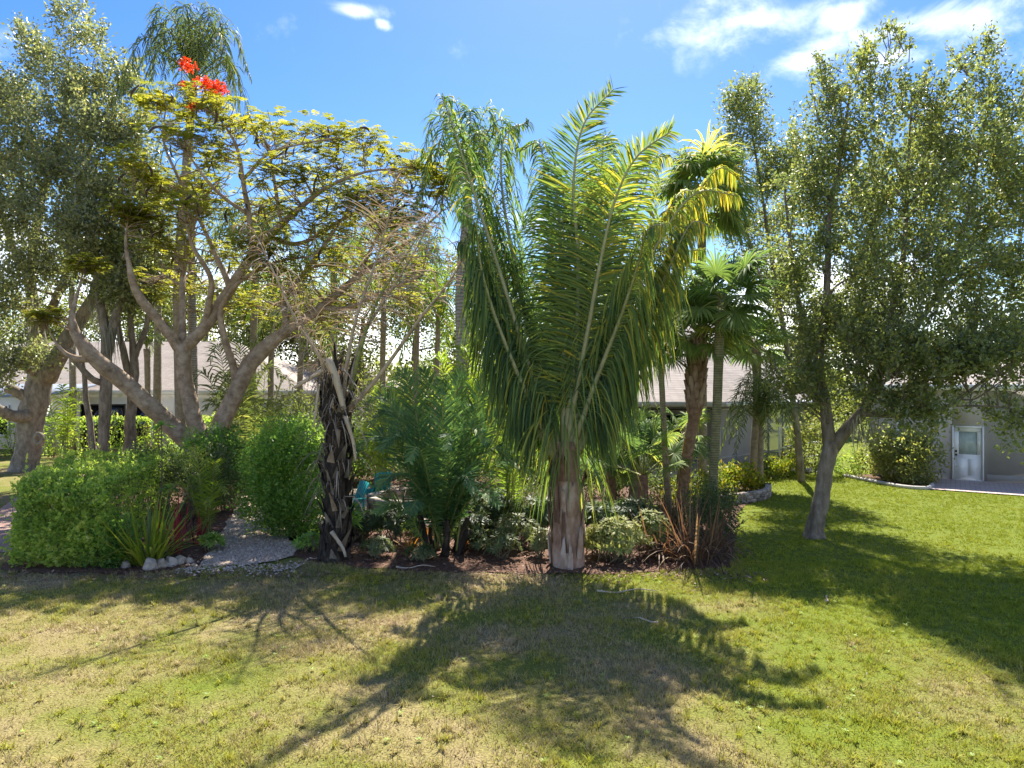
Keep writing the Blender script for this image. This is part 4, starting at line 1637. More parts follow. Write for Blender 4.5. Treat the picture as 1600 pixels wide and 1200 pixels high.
# ------------------------------------------------------------------ dead palm stump
def dead_palm():
    base = G(524, 874)
    d0 = base[1]
    t = thing('dead_palm', base, 'dead palm stump, blackened and shaggy with torn grey leaf bases, beside the gravel path', 'palm')
    q = np.array([[*P(px, py, d0), r / FPX * d0] for px, py, r in
                  ((522, 880, 26), (524, 850, 21), (528, 800, 19), (526, 740, 20), (528, 690, 19), (524, 640, 21), (520, 600, 18), (516, 575, 10))])
    s = spline(q, 26)
    mb = MB()
    mb.tube(s[:, :3], s[:, 3] * (.95 + .12 * np.sin(np.arange(len(s)) * 1.7)), 16, .2)
    mb.build('trunk', M['charred'], t, smooth=False)
    # torn slabs
    for i in range(130):
        k = int(1 + 23 * i / 130)
        a = i * 2.399 + RNG.normal(0, .15)
        p, r = s[k, :3], s[k, 3]
        rad = np.array([math.cos(a), math.sin(a), 0])
        tn = np.array([-math.sin(a), math.cos(a), 0])
        up = 1 if RNG.uniform() < .85 else -1
        mb = MB()
        L = RNG.uniform(.25, .55) + (.35 if i > 110 else 0)
        w = RNG.uniform(.1, .2)
        B = p + rad * r * 1.02
        D = nrm(np.array([0, 0, up * 1.0]) + rad * RNG.uniform(.02, .45) + tn * RNG.normal(0, .25))
        mb.strips([B, B - rad * .02], [D, D], [tn, tn], [L, L], [w, w * .9], 4, RNG.uniform(-.1, .3), float(RNG.uniform(0, .8)), prof=[1, .9, .65, .4, .12])
        mb.build('leaf_base', M[('charred', 'charred', 'old_fibre', 'old_fibre', 'old_fibre', 'old_fibre', 'dead_stalk')[int(RNG.integers(7))]], t)
    # long shreds hanging over the trunk
    sb = MB()
    n = 420
    k = np.minimum(25, 6 + 20 * RNG.uniform(0, 1, n) ** .6).astype(int)
    a = RNG.uniform(0, 2 * np.pi, n)
    rad = np.stack([np.cos(a), np.sin(a), np.zeros(n)], 1)
    B = s[k, :3] + rad * s[k, 3:4] * 1.05
    D = nrm(rad * RNG.uniform(.1, .9, (n, 1)) + np.array([0, 0, .4]) + rand_unit(n) * .35)
    sb.strips(B, D, np.stack([-np.sin(a), np.cos(a), np.zeros(n)], 1), RNG.uniform(.3, 1.1, n), RNG.uniform(.006, .032, n), 5, RNG.uniform(.6, 2.2, n), RNG.uniform(.1, 1, n))
    sb.build('dry_shreds', M['dry_leaf'], t, kind='stuff')
    top = P(520, 600, d0)
    # bleached broken stalks
    for pts, r in (([(505, 578), (482, 592), (460, 606)], .055), ([(512, 560), (525, 590), (538, 640)], .10), ([(498, 600), (494, 640), (490, 668)], .035),
                   ([(540, 650), (552, 690), (556, 720)], .05), ([(518, 830), (535, 855), (540, 870)], .05)):
        mb = MB()
        c = spline([P(x, y, d0 - .36) for x, y in pts], 8)
        T = np.repeat([[1.0, 0, 0]], 8, 0)
        mb.tube(c, np.linspace(r, r * .55, 8), 5, .12, tint=.85)
        mb.build('stalk', M['dead_stalk'], t)
    kw = dict(leaf='dry_leaf', stalk='dead_stalk', jit=.45, twist=.9, tj=.25, r1=.007)
    frond(t, [P(540, 645, d0), P(590, 590, d0 - .3), P(655, 500, d0 - .6), P(712, 425, d0 - .8), P(745, 350, d0 - .9)], .9, 80, .7, (-.4, -.8, .5), .45, start=.42, r0=.06, w=.022, ang=.5, keep=.8, **kw)
    frond(t, [P(545, 600, d0), P(570, 520, d0 + .4), P(620, 440, d0 + .8), P(655, 380, d0 + 1), P(675, 330, d0 + 1.1)], 1.15, 110, .35, (-.2, -.9, .3), .6, start=.2, r0=.055, w=.024, ang=.25, keep=.9, **kw)
    frond(t, [P(538, 590, d0), P(556, 500, d0), P(590, 400, d0 + .2), P(612, 320, d0 + .3), P(618, 270, d0 + .3)], 1.2, 110, .25, (-.1, -1, .2), .6, start=.2, r0=.045, w=.022, ang=.2, keep=.9, **kw)
    frond(t, [P(530, 620, d0), P(500, 560, d0 - .3), P(462, 500, d0 - .5), P(425, 420, d0 - .6), P(395, 360, d0 - .6), P(372, 352, d0 - .6)], .85, 90, 1.3, (.5, -.6, .5), .5, start=.25, r0=.045, w=.02, ang=.5, keep=.85, **kw)
    frond(t, [P(520, 610, d0), P(500, 560, d0 + .6), P(470, 500, d0 + .9), P(455, 440, d0 + 1.1)], 1.0, 70, .5, (.3, .6, .5), .5, start=.25, r0=.04, w=.02, ang=.4, keep=.85, **kw)
    # one stalk still green
    frond(t, [P(548, 610, d0 + .1), P(565, 540, d0 + .1), P(590, 470, d0 + .2), P(640, 390, d0 + .3), P(665, 350, d0 + .3)], .6, 40, .6, (-.3, -.8, .4), .45, leaf='dry_leaf', stalk='petiole', start=.6, r0=.06, w=.02, keep=.5, twist=.8, jit=.4)


dead_palm()


# ------------------------------------------------------------------ oaks
broad_tree('oak_tree', [*G(1275, 842)], 'big live oak standing alone on the green lawn, bare trunk forking low', [
    [(1271, 852, 16.9, 23), (1274, 832, 16.9, 15), (1280, 795, 16.9, 12.5), (1288, 745, 16.9, 11.5), (1295, 708, 16.9, 12), (1299, 690, 16.9, 11.5)],
    [(1298, 705, 16.9, 11), (1290, 640, 17, 8.5), (1280, 560, 17.2, 7), (1292, 460, 17.3, 5.5), (1296, 340, 17.4, 4), (1318, 220, 17.5, 2.5), (1330, 130, 17.6, 1.2)],
    [(1299, 702, 16.9, 11), (1325, 668, 16.8, 9.5), (1350, 640, 16.5, 8), (1372, 590, 16.3, 6.5), (1390, 500, 16.5, 5), (1412, 400, 16.8, 4), (1418, 280, 17, 2.5), (1425, 150, 17, 1.2)],
    [(1345, 645, 16.5, 6), (1400, 648, 16, 5), (1470, 640, 15.4, 3.5), (1530, 600, 15, 2.5), (1590, 560, 14.8, 2)],
    [(1372, 590, 16.3, 5), (1440, 500, 16.5, 4), (1500, 380, 17, 3), (1530, 240, 17.5, 2), (1550, 130, 17.5, 1)],
    [(1281, 560, 17.2, 4.5), (1250, 480, 17.8, 3.5), (1235, 380, 18.2, 2.5), (1226, 300, 18.5, 1.5)],
    [(1290, 640, 17, 4.5), (1255, 590, 17.5, 3.5), (1225, 550, 18, 2)],
    [(1288, 500, 17.3, 4), (1340, 420, 19, 3), (1380, 300, 20, 2)]],
    [(1320, 130, 17.5, 45, 55, .9), (1388, 85, 17.3, 34, 46, .7), (1295, 200, 17.5, 54, 61, 1.1), (1370, 190, 17, 69, 72, 1.2), (1440, 180, 17, 56, 66, 1.1),
     (1532, 110, 17.5, 29, 57, .8), (1505, 215, 17, 62, 64, 1.2), (1585, 175, 17, 56, 68, 1.2), (1262, 285, 18, 47, 55, 1.1), (1340, 305, 17.5, 81, 77, 1.6),
     (1440, 300, 16.5, 87, 82, 1.6), (1540, 305, 16.8, 87, 82, 1.6), (1610, 290, 17, 67, 99, 1.5), (1255, 390, 18, 50, 61, 1.1), (1335, 430, 17, 84, 72, 1.6),
     (1430, 425, 16, 99, 82, 1.7), (1530, 430, 16.3, 101, 86, 1.7), (1610, 420, 16.5, 67, 88, 1.4), (1248, 490, 17.5, 50, 46, 1), (1330, 535, 16.5, 76, 57, 1.4),
     (1415, 540, 15.8, 90, 64, 1.4), (1510, 535, 15.6, 90, 64, 1.4), (1595, 540, 15.2, 67, 66, 1.3), (1470, 560, 15, 67, 40, 1), (1540, 560, 14.6, 67, 40, 1), (1370, 560, 15.8, 56, 40, 1), (1232, 575, 17, 40, 40, .9), (1268, 615, 16.7, 40, 31, .7),
     (1395, 620, 15.6, 67, 40, 1), (1435, 640, 15.3, 52, 37, 1), (1550, 606, 14.6, 56, 35, .9), (1602, 650, 14.4, 34, 55, .9),
     (1480, 590, 14.9, 78, 37, .9), (1570, 585, 14.4, 67, 40, .9), (1400, 585, 15.4, 67, 33, .9), (1700, 350, 17, 78, 187, 2.2), (1480, 300, 19.5, 123, 121, 1.5), (1350, 350, 20, 101, 121, 1.4)],
    9300, 19, .11, .055, 'oak_bark', 'oak_leaf', spread=.19, gap=.01, gap_scale=1.2, twigs=7, seed=3.0, shoots=9, shell=.42)

broad_tree('oak_tree', [*G(1250, 752)], 'slender airy tree rising between the fan palms and the lone oak', [
    [(1252, 752, 26.5, 6), (1246, 680, 26.5, 5), (1236, 600, 26.5, 4.5), (1222, 500, 26.5, 4), (1205, 400, 26, 3), (1190, 300, 26, 2), (1170, 180, 26, 1.2)],
    [(1222, 500, 26.5, 3), (1190, 440, 26, 2.5), (1165, 350, 26, 2), (1150, 250, 26, 1.2)]],
    [(1160, 165, 26, 32, 40, 1.2), (1190, 225, 26, 40, 42, 1.3), (1150, 250, 26, 34, 45, 1.3), (1200, 310, 26, 38, 48, 1.3), (1160, 345, 26, 38, 48, 1.3), (1190, 420, 26, 45, 48, 1.4),
     (1235, 450, 26.5, 40, 45, 1.4), (1225, 350, 27, 30, 50, 1.3), (1235, 260, 25, 34, 50, 1.2)],
    2300, 15, .14, .065, 'oak_bark', 'oak_leaf', shoots=8, spread=.26, gap=-.05, gap_scale=.8, twigs=4, seed=9.0)

OK_L = broad_tree('oak_tree', [*P(38, 735, 30)[:2], 0], 'massive old live oak with knobbly trunk and hanging moss, beyond the clipped hedge', [
    [(38, 748, 30, 25), (40, 725, 30, 20), (44, 690, 30, 18), (52, 640, 30, 19), (62, 595, 30, 18), (70, 562, 30, 14)],
    [(62, 605, 30, 14), (58, 520, 29.5, 11), (48, 440, 29, 8), (58, 340, 28.5, 6), (90, 230, 28.5, 4), (110, 110, 28.5, 1.5)],
    [(72, 592, 30, 15), (112, 518, 29.5, 11), (155, 450, 29, 8), (172, 370, 28.5, 5), (190, 290, 28.5, 3)],
    [(54, 645, 30, 13), (20, 650, 29, 9), (-40, 610, 28, 7), (-100, 520, 28, 5)],
    [(58, 520, 29.5, 7), (100, 440, 28.5, 6), (115, 340, 28, 4), (140, 240, 28, 3), (150, 140, 28, 1.5)],
    [(48, 440, 29, 6), (10, 360, 28, 5), (-10, 260, 28, 3), (0, 150, 28, 2)],
    [(50, 630, 30, 9), (25, 612, 29.6, 8), (10, 605, 29.4, 8)]],
    [(112, 40, 28, 26, 34, 1.2), (150, 85, 28, 38, 36, 1.4), (55, 80, 28, 28, 30, 1.2), (110, 140, 27.5, 55, 45, 1.8), (195, 140, 28, 36, 38, 1.4), (15, 150, 28, 45, 42, 1.8), (80, 205, 27, 60, 48, 2),
     (165, 210, 27, 58, 45, 2), (222, 215, 27.5, 36, 40, 1.5), (15, 255, 27, 55, 55, 2), (95, 275, 26.5, 60, 50, 2), (170, 285, 26.5, 55, 48, 2), (222, 300, 27, 34, 50, 1.5),
     (35, 345, 26.5, 58, 50, 2), (115, 355, 26, 60, 48, 2), (195, 365, 26.5, 50, 45, 1.8), (235, 400, 27, 30, 45, 1.4), (40, 425, 26.5, 50, 35, 1.8), (125, 420, 26.5, 50, 35, 1.6), (205, 440, 27, 40, 32, 1.4),
     (10, 480, 27, 32, 28, 1.2), (12, 575, 26.5, 34, 30, 1.2), (60, 560, 27, 26, 22, .9), (-70, 300, 27, 60, 120, 2.5), (-70, 120, 28, 60, 80, 2.2), (-70, 480, 27, 50, 70, 2)],
    6600, 16, .165, .085, 'grey_bark', 'oak_leaf_grey', shoots=8, spread=.32, gap=-.1, gap_scale=.8, twigs=5, seed=17.0, rmax=.16)
mb = MB()
th = np.linspace(0, 2 * np.pi, 14)
mb.tube([P(60 + 6 * math.cos(a), 686 - 8 * math.sin(a), 29.4) for a in th], [.1] * 14, 8, .1, cap=False)
mb.build('burl', M['grey_bark'], OK_L, smooth=True)

broad_tree('oak_tree', [*P(165, 750, 27)[:2], 0], 'pair-trunked oak with straight grey stems rising from the hedge beside the massive oak', [
    [(160, 752, 27, 11), (163, 690, 27, 9), (166, 600, 27, 8.5), (165, 520, 27, 7), (150, 430, 27, 5), (140, 350, 27, 3)],
    [(153, 750, 27, 6), (142, 680, 27, 5), (135, 620, 27, 4), (128, 560, 27, 3), (115, 520, 27, 2)],
    [(166, 560, 27, 8), (185, 480, 27, 6), (205, 400, 27, 4), (210, 340, 27, 3)],
    [(163, 600, 27, 5), (140, 590, 26.6, 5), (118, 565, 26.3, 4), (108, 545, 26.2, 3)]],
    [(140, 400, 27, 34, 30, 1.2), (205, 390, 27, 40, 36, 1.3), (180, 450, 27, 36, 25, 1.2)],
    700, 12, .15, .075, 'oak_bark', 'oak_leaf', spread=.35, gap=-.1, seed=21.0)
broad_tree('oak_tree', [*P(203, 745, 28)[:2], 0], 'thinner dark-stemmed oak just behind the leaning poinciana limb', [
    [(203, 748, 28, 10), (203, 690, 28, 8.5), (206, 620, 28, 7), (210, 560, 28, 6), (205, 500, 28, 4), (215, 440, 28, 3)],
    [(206, 600, 28, 6), (190, 540, 28, 5), (185, 500, 28, 3)], [(210, 560, 28, 5), (228, 510, 28, 4), (235, 470, 28, 3)]],
    [(215, 440, 28, 32, 28, 1.2), (190, 480, 28, 25, 22, 1.0), (240, 460, 28, 26, 24, 1.0)],
    500, 12, .15, .075, 'oak_bark', 'oak_leaf', spread=.35, gap=-.1, seed=25.0)


def moss(parent_pts, label, n, L):
    mb = MB()
    B, LL = [], []
    for px, py, d, k in parent_pts:
        p = P(px, py, d)
        m = n
        B.append(p + RNG.normal(0, 1, (m, 3)) * np.array([.18, .15, .12]))
        LL.append(RNG.uniform(.4, 1.1, m) * L * k)
    B, LL = np.concatenate(B), np.concatenate(LL)
    m = len(B)
    a = RNG.uniform(0, 2 * np.pi, m)
    mb.strips(B, nrm(np.stack([np.cos(a) * .2, np.sin(a) * .2, -np.ones(m)], 1)), np.stack([np.sin(a), np.cos(a), np.zeros(m)], 1), LL, .03, 4, .3, RNG.uniform(0, 1, m), prof=[.6, 1, .8, .5, .1])
    tag(mb.build('spanish_moss', M['moss'], kind='stuff'), label, 'moss')


moss([(45, 470, 28.5, 1.4), (150, 440, 28.5, 1.2), (165, 460, 28.5, 1.5), (120, 500, 29, .8), (60, 540, 29, .8), (172, 510, 26.8, 1.0)], 'grey beards of moss hanging in the massive old oak', 60, 1.5)
moss([(1345, 665, 16.3, 1.0), (1352, 660, 16.3, .8)], 'small grey tuft of moss under the fork of the lone oak', 40, .5)


# ------------------------------------------------------------------ royal poinciana
def poinciana():
    D = 22
    t = thing('poinciana_tree', [*P(322, 780, D)[:2], 0], 'spreading poinciana with leaning forked trunks, feathery leaves, brown pods and red blossom', 'tree')
    tb = MB()
    p0 = limb_tubes(tb, [[(326, 790, D, 36), (326, 740, D, 34), (324, 712, D, 32), (320, 690, D, 26)]], 12, .06, 10)
    p1 = limb_tubes(tb, [
        [(322, 715, D, 17.2), (298, 690, D, 14.6), (250, 650, D - .4, 13.8), (200, 603, D - .8, 13.3), (150, 560, D - 1.2, 12.0), (124, 532, D - 1.4, 9.5), (112, 500, D - 1.4, 5.2), (122, 455, D - 1.2, 2.1), (134, 410, D - 1, 0.4)],
        [(150, 560, D - 1.2, 6.0), (120, 560, D - 1.3, 5.2), (95, 545, D - 1.4, 2.6), (66, 500, D - 1.5, 0.4)],
        [(320, 510, D + .1, 6.0), (330, 440, D - .5, 4.3), (300, 380, D - 1, 3.0), (285, 320, D - 1.3, 1.7)],
        [(500, 482, D + .8, 4.3), (545, 480, D + .4, 3.4), (600, 455, D, 2.6), (660, 430, D - .3, 1.3)],
        [(420, 370, D + .1, 4.3), (470, 380, D + .8, 3.4), (540, 340, D + 1.2, 2.6), (620, 300, D + 1.4, 1.3)],
        [(560, 430, D + 1, 3.0), (590, 370, D + .6, 2.6), (620, 320, D + .3, 1.7), (650, 290, D, 1.0)],
        [(380, 280, D - .2, 3.0), (420, 240, D - .8, 2.1), (470, 225, D - 1.2, 1.4), (530, 215, D - 1.5, 0.9)],
        [(388, 335, D, 3.4), (340, 300, D - .6, 2.6), (300, 250, D - 1, 1.7), (270, 200, D - 1.2, 1.0)],
        [(322, 705, D, 13.8), (305, 665, D, 12.9), (294, 610, D, 11.6), (287, 560, D, 12.0), (283, 540, D, 11.2)],
        [(330, 715, D, 15.5), (346, 665, D + .3, 13.8), (372, 605, D + .5, 12.9), (408, 548, D + .6, 12.0), (450, 515, D + .6, 8.6), (500, 482, D + .8, 6.9), (560, 430, D + 1, 4.3), (635, 380, D + 1.2, 2.6), (690, 330, D + 1.2, 1.3)],
        [(285, 550, D, 9.5), (255, 510, D - .3, 7.7), (218, 462, D - .6, 6.9), (203, 420, D - .8, 4.3), (196, 375, D - .8, 2.1), (206, 320, D - .8, 0.4)],
        [(285, 548, D, 10.3), (320, 510, D + .1, 9.0), (360, 450, D + .2, 8.2), (400, 392, D + .2, 6.9), (440, 350, D, 5.2), (500, 300, D - .3, 3.4), (565, 270, D - .5, 2.1), (640, 262, D - .6, 1.0)],
        [(372, 605, D + .5, 7.7), (360, 560, D + .3, 6.0), (348, 520, D, 5.2), (345, 480, D - .2, 3.9), (375, 440, D - .5, 3.0), (430, 410, D - .8, 2.1), (490, 400, D - 1, 1.3)],
        [(395, 398, D + .2, 5.2), (388, 335, D, 4.3), (380, 280, D - .2, 3.4), (368, 225, D - .4, 2.1), (340, 180, D - .6, 1.3)],
        [(440, 350, D, 3.4), (430, 290, D + .4, 2.6), (420, 230, D + .6, 1.3)],
        [(360, 450, D + .2, 5.2), (325, 370, D + .5, 3.4), (285, 290, D + .8, 2.6), (255, 220, D + 1, 1.7), (260, 165, D + 1, 0.9)],
        [(450, 515, D + .6, 5.2), (445, 470, D + 1.2, 4.3), (480, 420, D + 2, 3.4), (530, 350, D + 2.6, 2.1), (560, 290, D + 3, 1.3)],
        [(286, 540, D, 6.0), (286, 430, D + 1, 4.3), (300, 360, D + 2, 3.0), (330, 290, D + 2.6, 1.7)]], 9, .06, 22)
    pts = np.concatenate([p0, p1])
    tb.build('trunk', M['poinciana_bark'], t, smooth=True)
    rows = [(255, 165, D, 36, 18, 1.2), (310, 160, D, 45, 22, 1.5), (290, 215, D - 1, 55, 22, 1.6), (365, 185, D, 45, 20, 1.6), (430, 210, D, 55, 20, 1.8), (505, 212, D, 55, 20, 1.8), (575, 225, D, 50, 20, 1.8),
            (640, 258, D, 45, 20, 1.6), (690, 285, D, 30, 20, 1.4), (350, 250, D + 1, 60, 22, 1.6), (440, 265, D - 1.5, 60, 22, 1.5), (530, 265, D + 1.5, 60, 22, 1.5), (610, 300, D - 1, 55, 22, 1.5),
            (250, 300, D + 1, 50, 25, 1.6), (310, 330, D - 1.5, 50, 25, 1.4), (410, 325, D + 1.5, 55, 25, 1.6), (490, 345, D - 1, 60, 25, 1.5), (570, 350, D + 1, 60, 28, 1.6), (640, 345, D, 50, 28, 1.4),
            (270, 390, D + 1, 45, 28, 1.4), (350, 400, D + 2, 50, 28, 1.5), (440, 420, D - 1, 60, 28, 1.5), (530, 410, D + 1.6, 60, 28, 1.6), (620, 410, D + 1, 50, 30, 1.5), (390, 475, D + 2, 50, 26, 1.4), (470, 460, D + 2, 50, 26, 1.4),
            (560, 470, D + 2, 45, 26, 1.4), (210, 260, D - 1, 35, 30, 1.4), (240, 340, D, 40, 26, 1.2), (300, 290, D + 2, 60, 26, 1.6), (480, 300, D + 2.5, 70, 26, 1.6), (560, 310, D - 2, 60, 22, 1.4), (400, 380, D - 2, 60, 24, 1.4), (500, 500, D + 3, 60, 30, 1.5), (640, 470, D + 2.5, 50, 35, 1.5), (320, 450, D + 3, 50, 28, 1.5), (250, 440, D + 2.5, 40, 28, 1.4), (200, 330, D - .8, 22, 18, .7), (135, 412, D - 1, 18, 14, .6), (70, 492, D - 1.5, 18, 14, .6)]
    lob = px_lobes(rows)
    bb = MB()
    pts = branches_to(bb, pts, [np.asarray(c) for c, r in lob], rmax=.055, rmin=.018, sides=6)
    tips = []
    for c, r in lob:
        for _ in range(40):
            tips.append(np.asarray(c) + rand_unit(1)[0] * np.asarray(r) * RNG.uniform(.4, 1.05))
    pts2 = branches_to(bb, pts, tips, rmax=.03, rmin=.009, sides=4, sag=.14)
    bb.build('branches', M['poinciana_bark'], t, smooth=True, kind='stuff')
    # feathery leaves
    C = []
    T = np.array(tips)
    for c, r in lob:
        k = 112
        u = rand_unit(k)
        C.append(np.asarray(c) + u * np.asarray(r) * (RNG.uniform(0, 1, k) ** .45)[:, None] * np.array([1.05, 1.05, 1.1]))
    C = np.concatenate(C + [T[RNG.integers(0, len(T), 900)] + RNG.normal(0, .15, (900, 3))])
    k = np.array([mnoise.noise((p[0] * 1.1, p[1] * 1.1, p[2] * 1.1 + 5)) for p in C])
    C = C[k > -.28]
    n = len(C)
    az = RNG.uniform(0, 2 * np.pi, n)
    ax = nrm(np.stack([np.cos(az), np.sin(az), RNG.uniform(-.25, .35, n)], 1))
    Ll = RNG.uniform(.3, .55, n)
    side = nrm(np.cross(ax, np.array([0, 0, 1.0])))
    base_t = np.clip(RNG.normal(.5, .17, n), 0, 1)
    lb = MB()
    m = 8
    for j in range(m):
        f = (j + 1) / m
        pos = C + ax * (Ll * f)[:, None] + np.array([0, 0, -.28]) * (Ll * f ** 2)[:, None]
        pl = Ll * .36 * math.sin(.5 + 2.4 * f)
        for sg in (-1, 1):
            d = nrm(side * sg + ax * .55 + RNG.normal(0, .12, (n, 3)))
            W = nrm(np.cross(d, np.array([0, 0, 1.0])) + RNG.normal(0, .25, (n, 3)))
            lb.strips(pos, d, W, pl, .05, 2, .25, np.clip(base_t + RNG.normal(0, .08, n), 0, 1), prof=[.6, 1, .2])
    lb.build('crown', M['poinciana_leaf'], t)
    # pods
    pod = None
    hang = [p for p in T if p[2] > P(0, 420, D)[2]]
    for i in range(120):
        p = hang[int(RNG.integers(len(hang)))] + RNG.normal(0, .1, 3)
        L = .42 * RNG.uniform(.8, 1.25)
        az = RNG.uniform(0, 6.28)
        if pod is None or i % 12 == 0:
            mb = MB()
            tt = np.linspace(0, 1, 9)
            c = np.stack([.12 * np.sin(tt * 2.4), 0 * tt, -tt * .45], 1)
            mb.tube(c, .03 * (.35 + np.sin(.25 + tt * 2.7)), 6)
            pod = mb.build('seed_pod', M['pod'], None, smooth=True)
            pod.parent = t
            o = pod
        else:
            o = pod.copy()
            COL.objects.link(o)
            o.parent = t
        o.location = Vector(p) - Vector(t.location)
        o.rotation_euler = (RNG.normal(0, .35), RNG.normal(0, .35), az)
        o.scale = (1, .5, L / .42)
    # blossom
    for px, py, r, k in ((290, 104, 14, 90), (318, 134, 15, 110), (340, 140, 14, 110), (288, 133, 7, 30), (306, 169, 10, 55)):
        c = P(px, py, D - .3)
        mb = MB()
        u = rand_unit(k)
        u[:, 2] = np.abs(u[:, 2]) * .9 - .2
        pos = c + u * r / FPX * D * RNG.uniform(.25, 1.3, (k, 1))
        for q in range(4):
            d = nrm(u * .6 + rand_unit(k))
            mb.leaves(pos, d, nrm(np.cross(d, rand_unit(k))), RNG.uniform(.05, .1, k), .045, RNG.uniform(0, 1, k))
        mb.build('flower_cluster', M['flower'], t, kind='stuff')
        sb = MB()
    tw = MB()
    branches_to(tw, pts, [P(290, 108, D - .3), P(320, 140, D - .3), P(340, 143, D - .3), P(306, 172, D - .3), P(288, 136, D - .3)], rmax=.02, rmin=.006, sides=4)
    tw.build('flowering_twigs', M['poinciana_bark'], t)


poinciana()

# ------------------------------------------------------------------ other palms
feather_palm('queen_palm', 'tall queen palm whose shaggy head rises above the red poinciana blossom', [(284, 760, 27, 9), (281, 600, 27, 8), (279, 450, 27, 8), (290, 280, 27, 7), (302, 130, 27, 6)],
             'ring_trunk', 22, 2.7, 2.3, 2.6, 'queen_leaf', L=.85, w=.04, droop=1.3, n=60, tint=.4)
feather_palm('royal_palm', 'grey columnar palm trunk rising behind the dead stalks, left of the huge palm', [(727, 800, 21, 13), (725, 700, 21, 11), (723, 560, 21, 10.5), (722, 440, 21, 10), (732, 330, 21, 8)],
             'royal_trunk', 16, 2.3, 2.2, 1.8, 'palm_leaf', L=.75, w=.04, droop=1.2, n=55, tint=.4, shaft=.6)
feather_palm('queen_palm', 'thin pale palm stem in front of the far house, behind the massive oak', [(114, 707, 38, 5), (114, 620, 38, 5), (113, 520, 38, 5), (112, 440, 38, 4)], 'ring_trunk', 12, 2.2, 1.8, 1.8, L=.7, w=.05, droop=1, n=34)
feather_palm('queen_palm', 'short ringed palm with a cropped head before the far house roof', [(231, 712, 36, 4), (231, 640, 36, 4), (230, 560, 36, 4.5), (229, 545, 36, 5)], 'ring_trunk', 7, 1.0, 1.1, .6, L=.4, w=.04, droop=.8, n=26)
feather_palm('queen_palm', 'grey palm trunk seen between the forks of the poinciana', [(303, 727, 32, 7), (302, 600, 32, 7), (300, 480, 32, 6), (300, 350, 32, 5)], 'royal_trunk', 14, 2.6, 2.2, 2.2, L=.8, w=.045, droop=1, n=40)
feather_palm('queen_palm', 'feathery palm head showing through the middle of the poinciana crown', [(392, 712, 36, 6), (394, 600, 36, 6), (398, 480, 36, 5), (400, 400, 36, 5)], 'ring_trunk', 18, 3.0, 2.4, 2.4, 'queen_leaf', L=.9, w=.06, droop=1, n=44, tint=.5)
feather_palm('queen_palm', 'feathery palm head low behind the left fork of the poinciana', [(246, 705, 38, 6), (246, 600, 38, 6), (247, 480, 38, 5), (248, 440, 38, 5)], 'ring_trunk', 18, 2.8, 2.2, 2.4, 'queen_leaf', L=.9, w=.06, droop=1, n=44, tint=.5)
feather_palm('queen_palm', 'feathery palm head behind the dead grey fronds', [(520, 705, 38, 6), (520, 600, 38, 6), (522, 500, 38, 5), (522, 430, 38, 5)], 'ring_trunk', 18, 3.0, 2.2, 2.4, 'queen_leaf', L=.9, w=.06, droop=1, n=44, tint=.55)
for i, (px, top, d, lab) in enumerate(((425, 470, 33, 'slender palm behind the right hand fork of the poinciana'), (470, 520, 30, 'thin palm stem rising beside the white gable end'), (600, 400, 28, 'slim palm with a small head directly behind the dead stump fronds'),
                                       (652, 440, 30, 'slim grey palm stem left of the columnar trunk'), (683, 500, 27, 'short slim palm close beside the columnar trunk'))):
    yb = 600 + CAMZ * FPX / d
    feather_palm('queen_palm', lab, [(px, yb, d, 5), (px - 2, (yb + top) / 2, d, 4.5), (px + 2, top, d, 4)], 'ring_trunk', 13, 2.0, 1.6, 1.6, 'queen_leaf' if i % 2 else 'bright_palm_leaf', L=.7, w=.045, droop=.8, n=38, group='slim palms behind the garden')


def clump_palm(name, base, label, tips, L, w, leaf, droop, tint, n=46, U=None, stalk='petiole', r0=.022, start=.2, tip_tint=0.0, ang=.45, vee=.25, tj=.15, dark_stems=0, bow=.18, face=.15):
    base = np.asarray(base, float)
    t = thing(name, base, label, 'palm')
    for i in range(dark_stems):
        a = RNG.uniform(0, 6.28)
        b = base + np.array([math.cos(a) * .35, math.sin(a) * .25, 0])
        e = b + np.array([math.cos(a) * .25, math.sin(a) * .2, RNG.uniform(.5, 1.2)])
        mb = MB()
        mb.tube(spline([b, (b + e) / 2 + RNG.normal(0, .03, 3), e], 6), np.linspace(.07, .04, 6), 7, .15)
        mb.build('stem', M['charred'], t)
    for i, tp in enumerate(tips):
        tp = np.asarray(tp, float)
        b = base + np.array([RNG.normal(0, .12), RNG.normal(0, .1), .12])
        h = tp - b
        hor = np.array([h[0], h[1], 0])
        Lh = np.linalg.norm(h)
        mid = b + hor * .36 + np.array([0, 0, h[2] * .55 + bow * Lh])
        m2 = b + hor * .72 + np.array([0, 0, h[2] * .92 + bow * Lh])
        hd = nrm(hor + 1e-6)
        frond(t, [b, mid, m2, tp], L * RNG.uniform(.9, 1.1), n, droop, (-hd[0] * .5, -hd[1] * .5 - face, 1) if U is None else U, tint + RNG.normal(0, .05), leaf, stalk, start=start, r0=r0, r1=.005, w=w,
              tip_tint=tip_tint, ang=ang, vee=vee, jit=.1, twist=.2, tj=tj, nseg=3)
    return t


